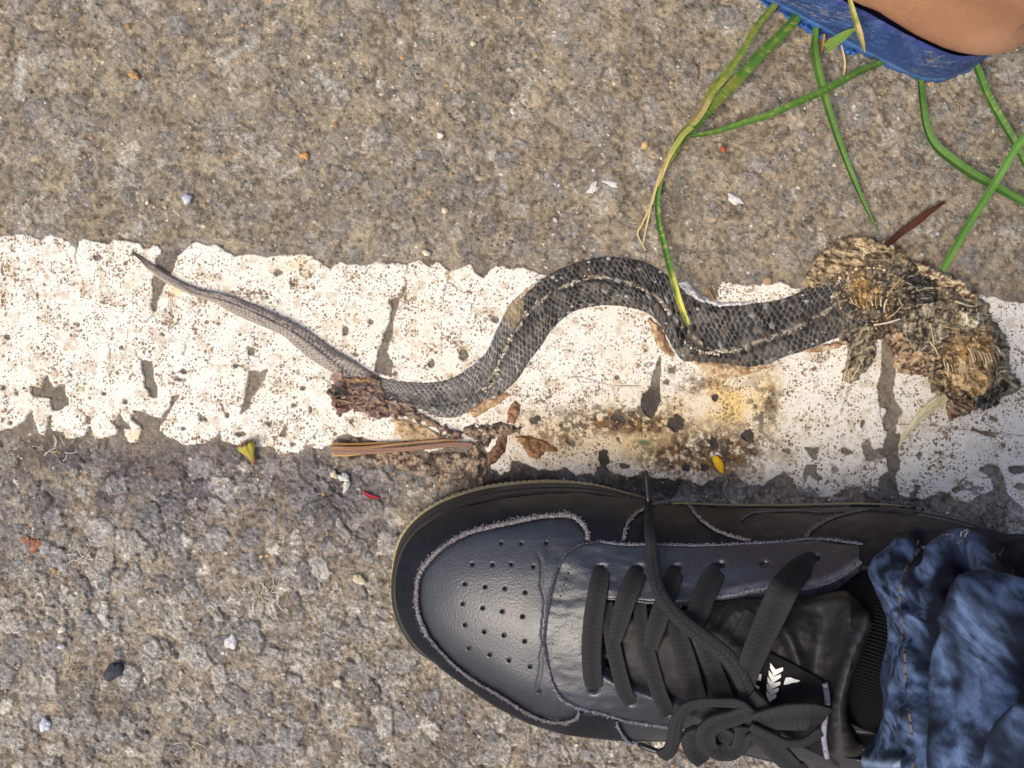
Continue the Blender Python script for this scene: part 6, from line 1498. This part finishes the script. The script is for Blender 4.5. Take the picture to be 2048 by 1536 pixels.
patch('dirt_clump', [(690, 880), (730, 872), (775, 886), (820, 905), (870, 908), (930, 904), (945, 925), (935, 955), (900, 975), (860, 985), (845, 960), (800, 935), (750, 925), (700, 915), (672, 915)], lambda X, Y, d: dirt_h(X, Y, d) * .7, dirt_c, M_dry, step=1.8, zb=.0002, jag=(6, 1359, 14), label='rough crust of dirt under the split plant stalk', category='dirt')

# fluffy fibres caught on the asphalt
def tuft(px, py, n, spread, length, cols_, seed, label):
    R = np.random.default_rng(seed); ls = []
    for k in range(n):
        x, y = px + R.normal(0, spread), py + R.normal(0, spread * .5); a = R.uniform(0, 6.28); L = length * R.uniform(.4, 1.2); b = R.uniform(-2, 2)
        ls.append(arc(x, y, a, L, b, .0008, .0008 + .0016 * R.random(), 7))
    V, F = tubes(ls, .00017, 4)
    o = mesh('fibre_tuft', V, F, M_dry, col=np.repeat(np.array(cols_)[R.integers(0, len(cols_), n)], 28, 0))
    return tag(o, label, 'plant fibre', 'pale fibre tufts caught on the asphalt')
PW = [[.62, .56, .44], [.70, .66, .58], [.45, .36, .22]]
tuft(543, 1187, 30, 22, 34, PW, 1, 'feathery white fibre tuft on the asphalt midway between the line and the frame bottom')
tuft(172, 1118, 22, 14, 26, PW, 2, 'cream fibre tuft with grains beside the rusty chip')
tuft(112, 904, 16, 14, 26, PW, 3, 'curled white root hairs just under the white line')
tuft(150, 1345, 20, 16, 22, [[.5, .42, .28], [.35, .27, .15]], 4, 'straw coloured crumbled tuft beside the dark blue pebble')
tuft(385, 1490, 12, 14, 30, PW, 5, 'thin white threads at the bottom of the lower asphalt')

# pebbles and chips that can be told apart
def pebble(px, py, a, b, rot, colr, seed, label, h=.0018, z=.0012, name='pebble', jag=.07):
    return lens(name, px, py, a, b, rot, z, h, colr, M_stone, seed, jag, label=label, category='pebble' if name == 'pebble' else 'chip', group='loose stones on the asphalt')
pebble(227, 1343, 24, 15, -.7, (.040, .044, .060), 51, 'dark slate blue oval pebble in the lower asphalt', h=.0026)
_r = np.random.default_rng(52); _c = np.column_stack([64 + _r.normal(0, 9, 26), 1086 + _r.normal(0, 12, 26)])
V, F = pebbles(P(_c[:, 0], _c[:, 1], .0009), _r.uniform(.0006, .0019, 26), 52, squash=.35)
tag(mesh('brick_chip', V, F, M_stone, col=np.repeat(np.array([[.30, .12, .06], [.22, .10, .06], [.38, .19, .10], [.16, .10, .08]])[_r.integers(0, 4, 26)], 12, 0), smooth=False), 'rusty orange crumbling brick chip embedded near the frame edge', 'chip', 'loose stones on the asphalt')
pebble(462, 1284, 13, 15, .4, (.55, .55, .56), 53, 'white angular stone chip on the lower asphalt', h=.0018, jag=.12)
pebble(719, 1159, 15, 10, .5, (.50, .44, .32), 54, 'cream rounded pebble near the sneaker toe', h=.0022)
pebble(123, 1293, 9, 5, -.2, (.55, .56, .60), 55, 'small pale lilac pebble left of the straw tuft')
pebble(124, 1259, 10, 6, -.7, (.62, .62, .60), 56, 'small white flat stone above the lilac pebble')
pebble(676, 1366, 10, 9, 0, (.50, .47, .40), 57, 'pale round grain in the coarse asphalt below the sneaker toe')
pebble(90, 1450, 12, 14, .3, (.50, .52, .60), 58, 'bluish white quartz grain near the bottom left corner', jag=.12)
pebble(374, 398, 10, 11, .2, (.46, .47, .54), 59, 'bluish quartz grain in the brown asphalt above the line', jag=.12)
pebble(890, 421, 7, 6, 0, (.66, .60, .44), 60, 'cream round grain above the arch of the snake')
pebble(947, 87, 6, 6, 0, (.62, .56, .36), 61, 'yellowish round grain near the top of the asphalt')
pebble(881, 271, 7, 7, .5, (.70, .67, .60), 62, 'white square grain in the middle of the upper asphalt', jag=.1)
pebble(853, 506, 9, 6, .4, (.66, .60, .46), 63, 'cream stone crumb just above the white line')
pebble(1447, 298, 6, 6, 0, (.42, .10, .045), 64, 'red brick grain between the grass leaves', name='brick_chip')
pebble(1290, 290, 7, 10, .4, (.60, .40, .18), 65, 'orange sandy grain left of the grass sprig')
pebble(688, 955, 13, 9, .2, (.50, .51, .47), 66, 'white crumbled shard below the left end of the split stalk', jag=.15)
pebble(668, 949, 9, 7, 1, (.60, .55, .40), 67, 'cream crumb beside the white shard', jag=.15)
pebble(693, 972, 7, 13, .3, (.50, .50, .46), 68, 'greenish white crumb under the white shard', jag=.15)
for i, (x, y, a, b, r, s) in enumerate([(1186, 376, 8, 14, .6, 71), (1222, 367, 17, 6, .35, 72), (1470, 399, 17, 9, .5, 73)]):
    pebble(x, y, a, b, r, (.55, .55, .53), s, ['chalky grey white chip shaped like a hook in the upper asphalt', 'flat chalky white chip beside the hook shaped chip', 'flat white chip right of the grass sprig tip'][i], h=.0009, z=.0010, jag=.18)
pebble(609, 311, 11, 7, .2, (.50, .27, .09), 74, 'orange brown gravel crumb in the upper asphalt', jag=.15)
pebble(268, 150, 12, 8, .6, (.42, .25, .11), 75, 'orange crumb near the top left of the asphalt', jag=.15)

# loose grit
R = np.random.default_rng(99)
n = 2300
gx_, gy_ = R.uniform(-10, 2060, n), R.uniform(-10, 1545, n)
band = (gy_ > 480 + .05 * gx_) & (gy_ < 880 + .06 * gx_)
ok = (~band | (R.random(n) < .08)) & (fbm(gx_ / 90, gy_ / 90, 3, 1401) > -.25)
gx_, gy_ = gx_[ok], gy_[ok]
rad = R.gamma(2.2, .00013, len(gx_)) + .00018
V, F = pebbles(P(gx_, gy_, .0006 + .4 * rad), rad, 41)
pal = np.array([[.50, .46, .38], [.40, .24, .10], [.30, .26, .20], [.20, .19, .18], [.60, .57, .52], [.10, .10, .10], [.34, .22, .12]])
mesh('gravel', V, F, M_stone, col=np.repeat(pal[R.integers(0, 7, len(gx_))] * R.uniform(.7, 1.2, (len(gx_), 1)), 12, 0), smooth=False, kind='stuff')['label'] = 'loose sand grains and grit scattered over the road'
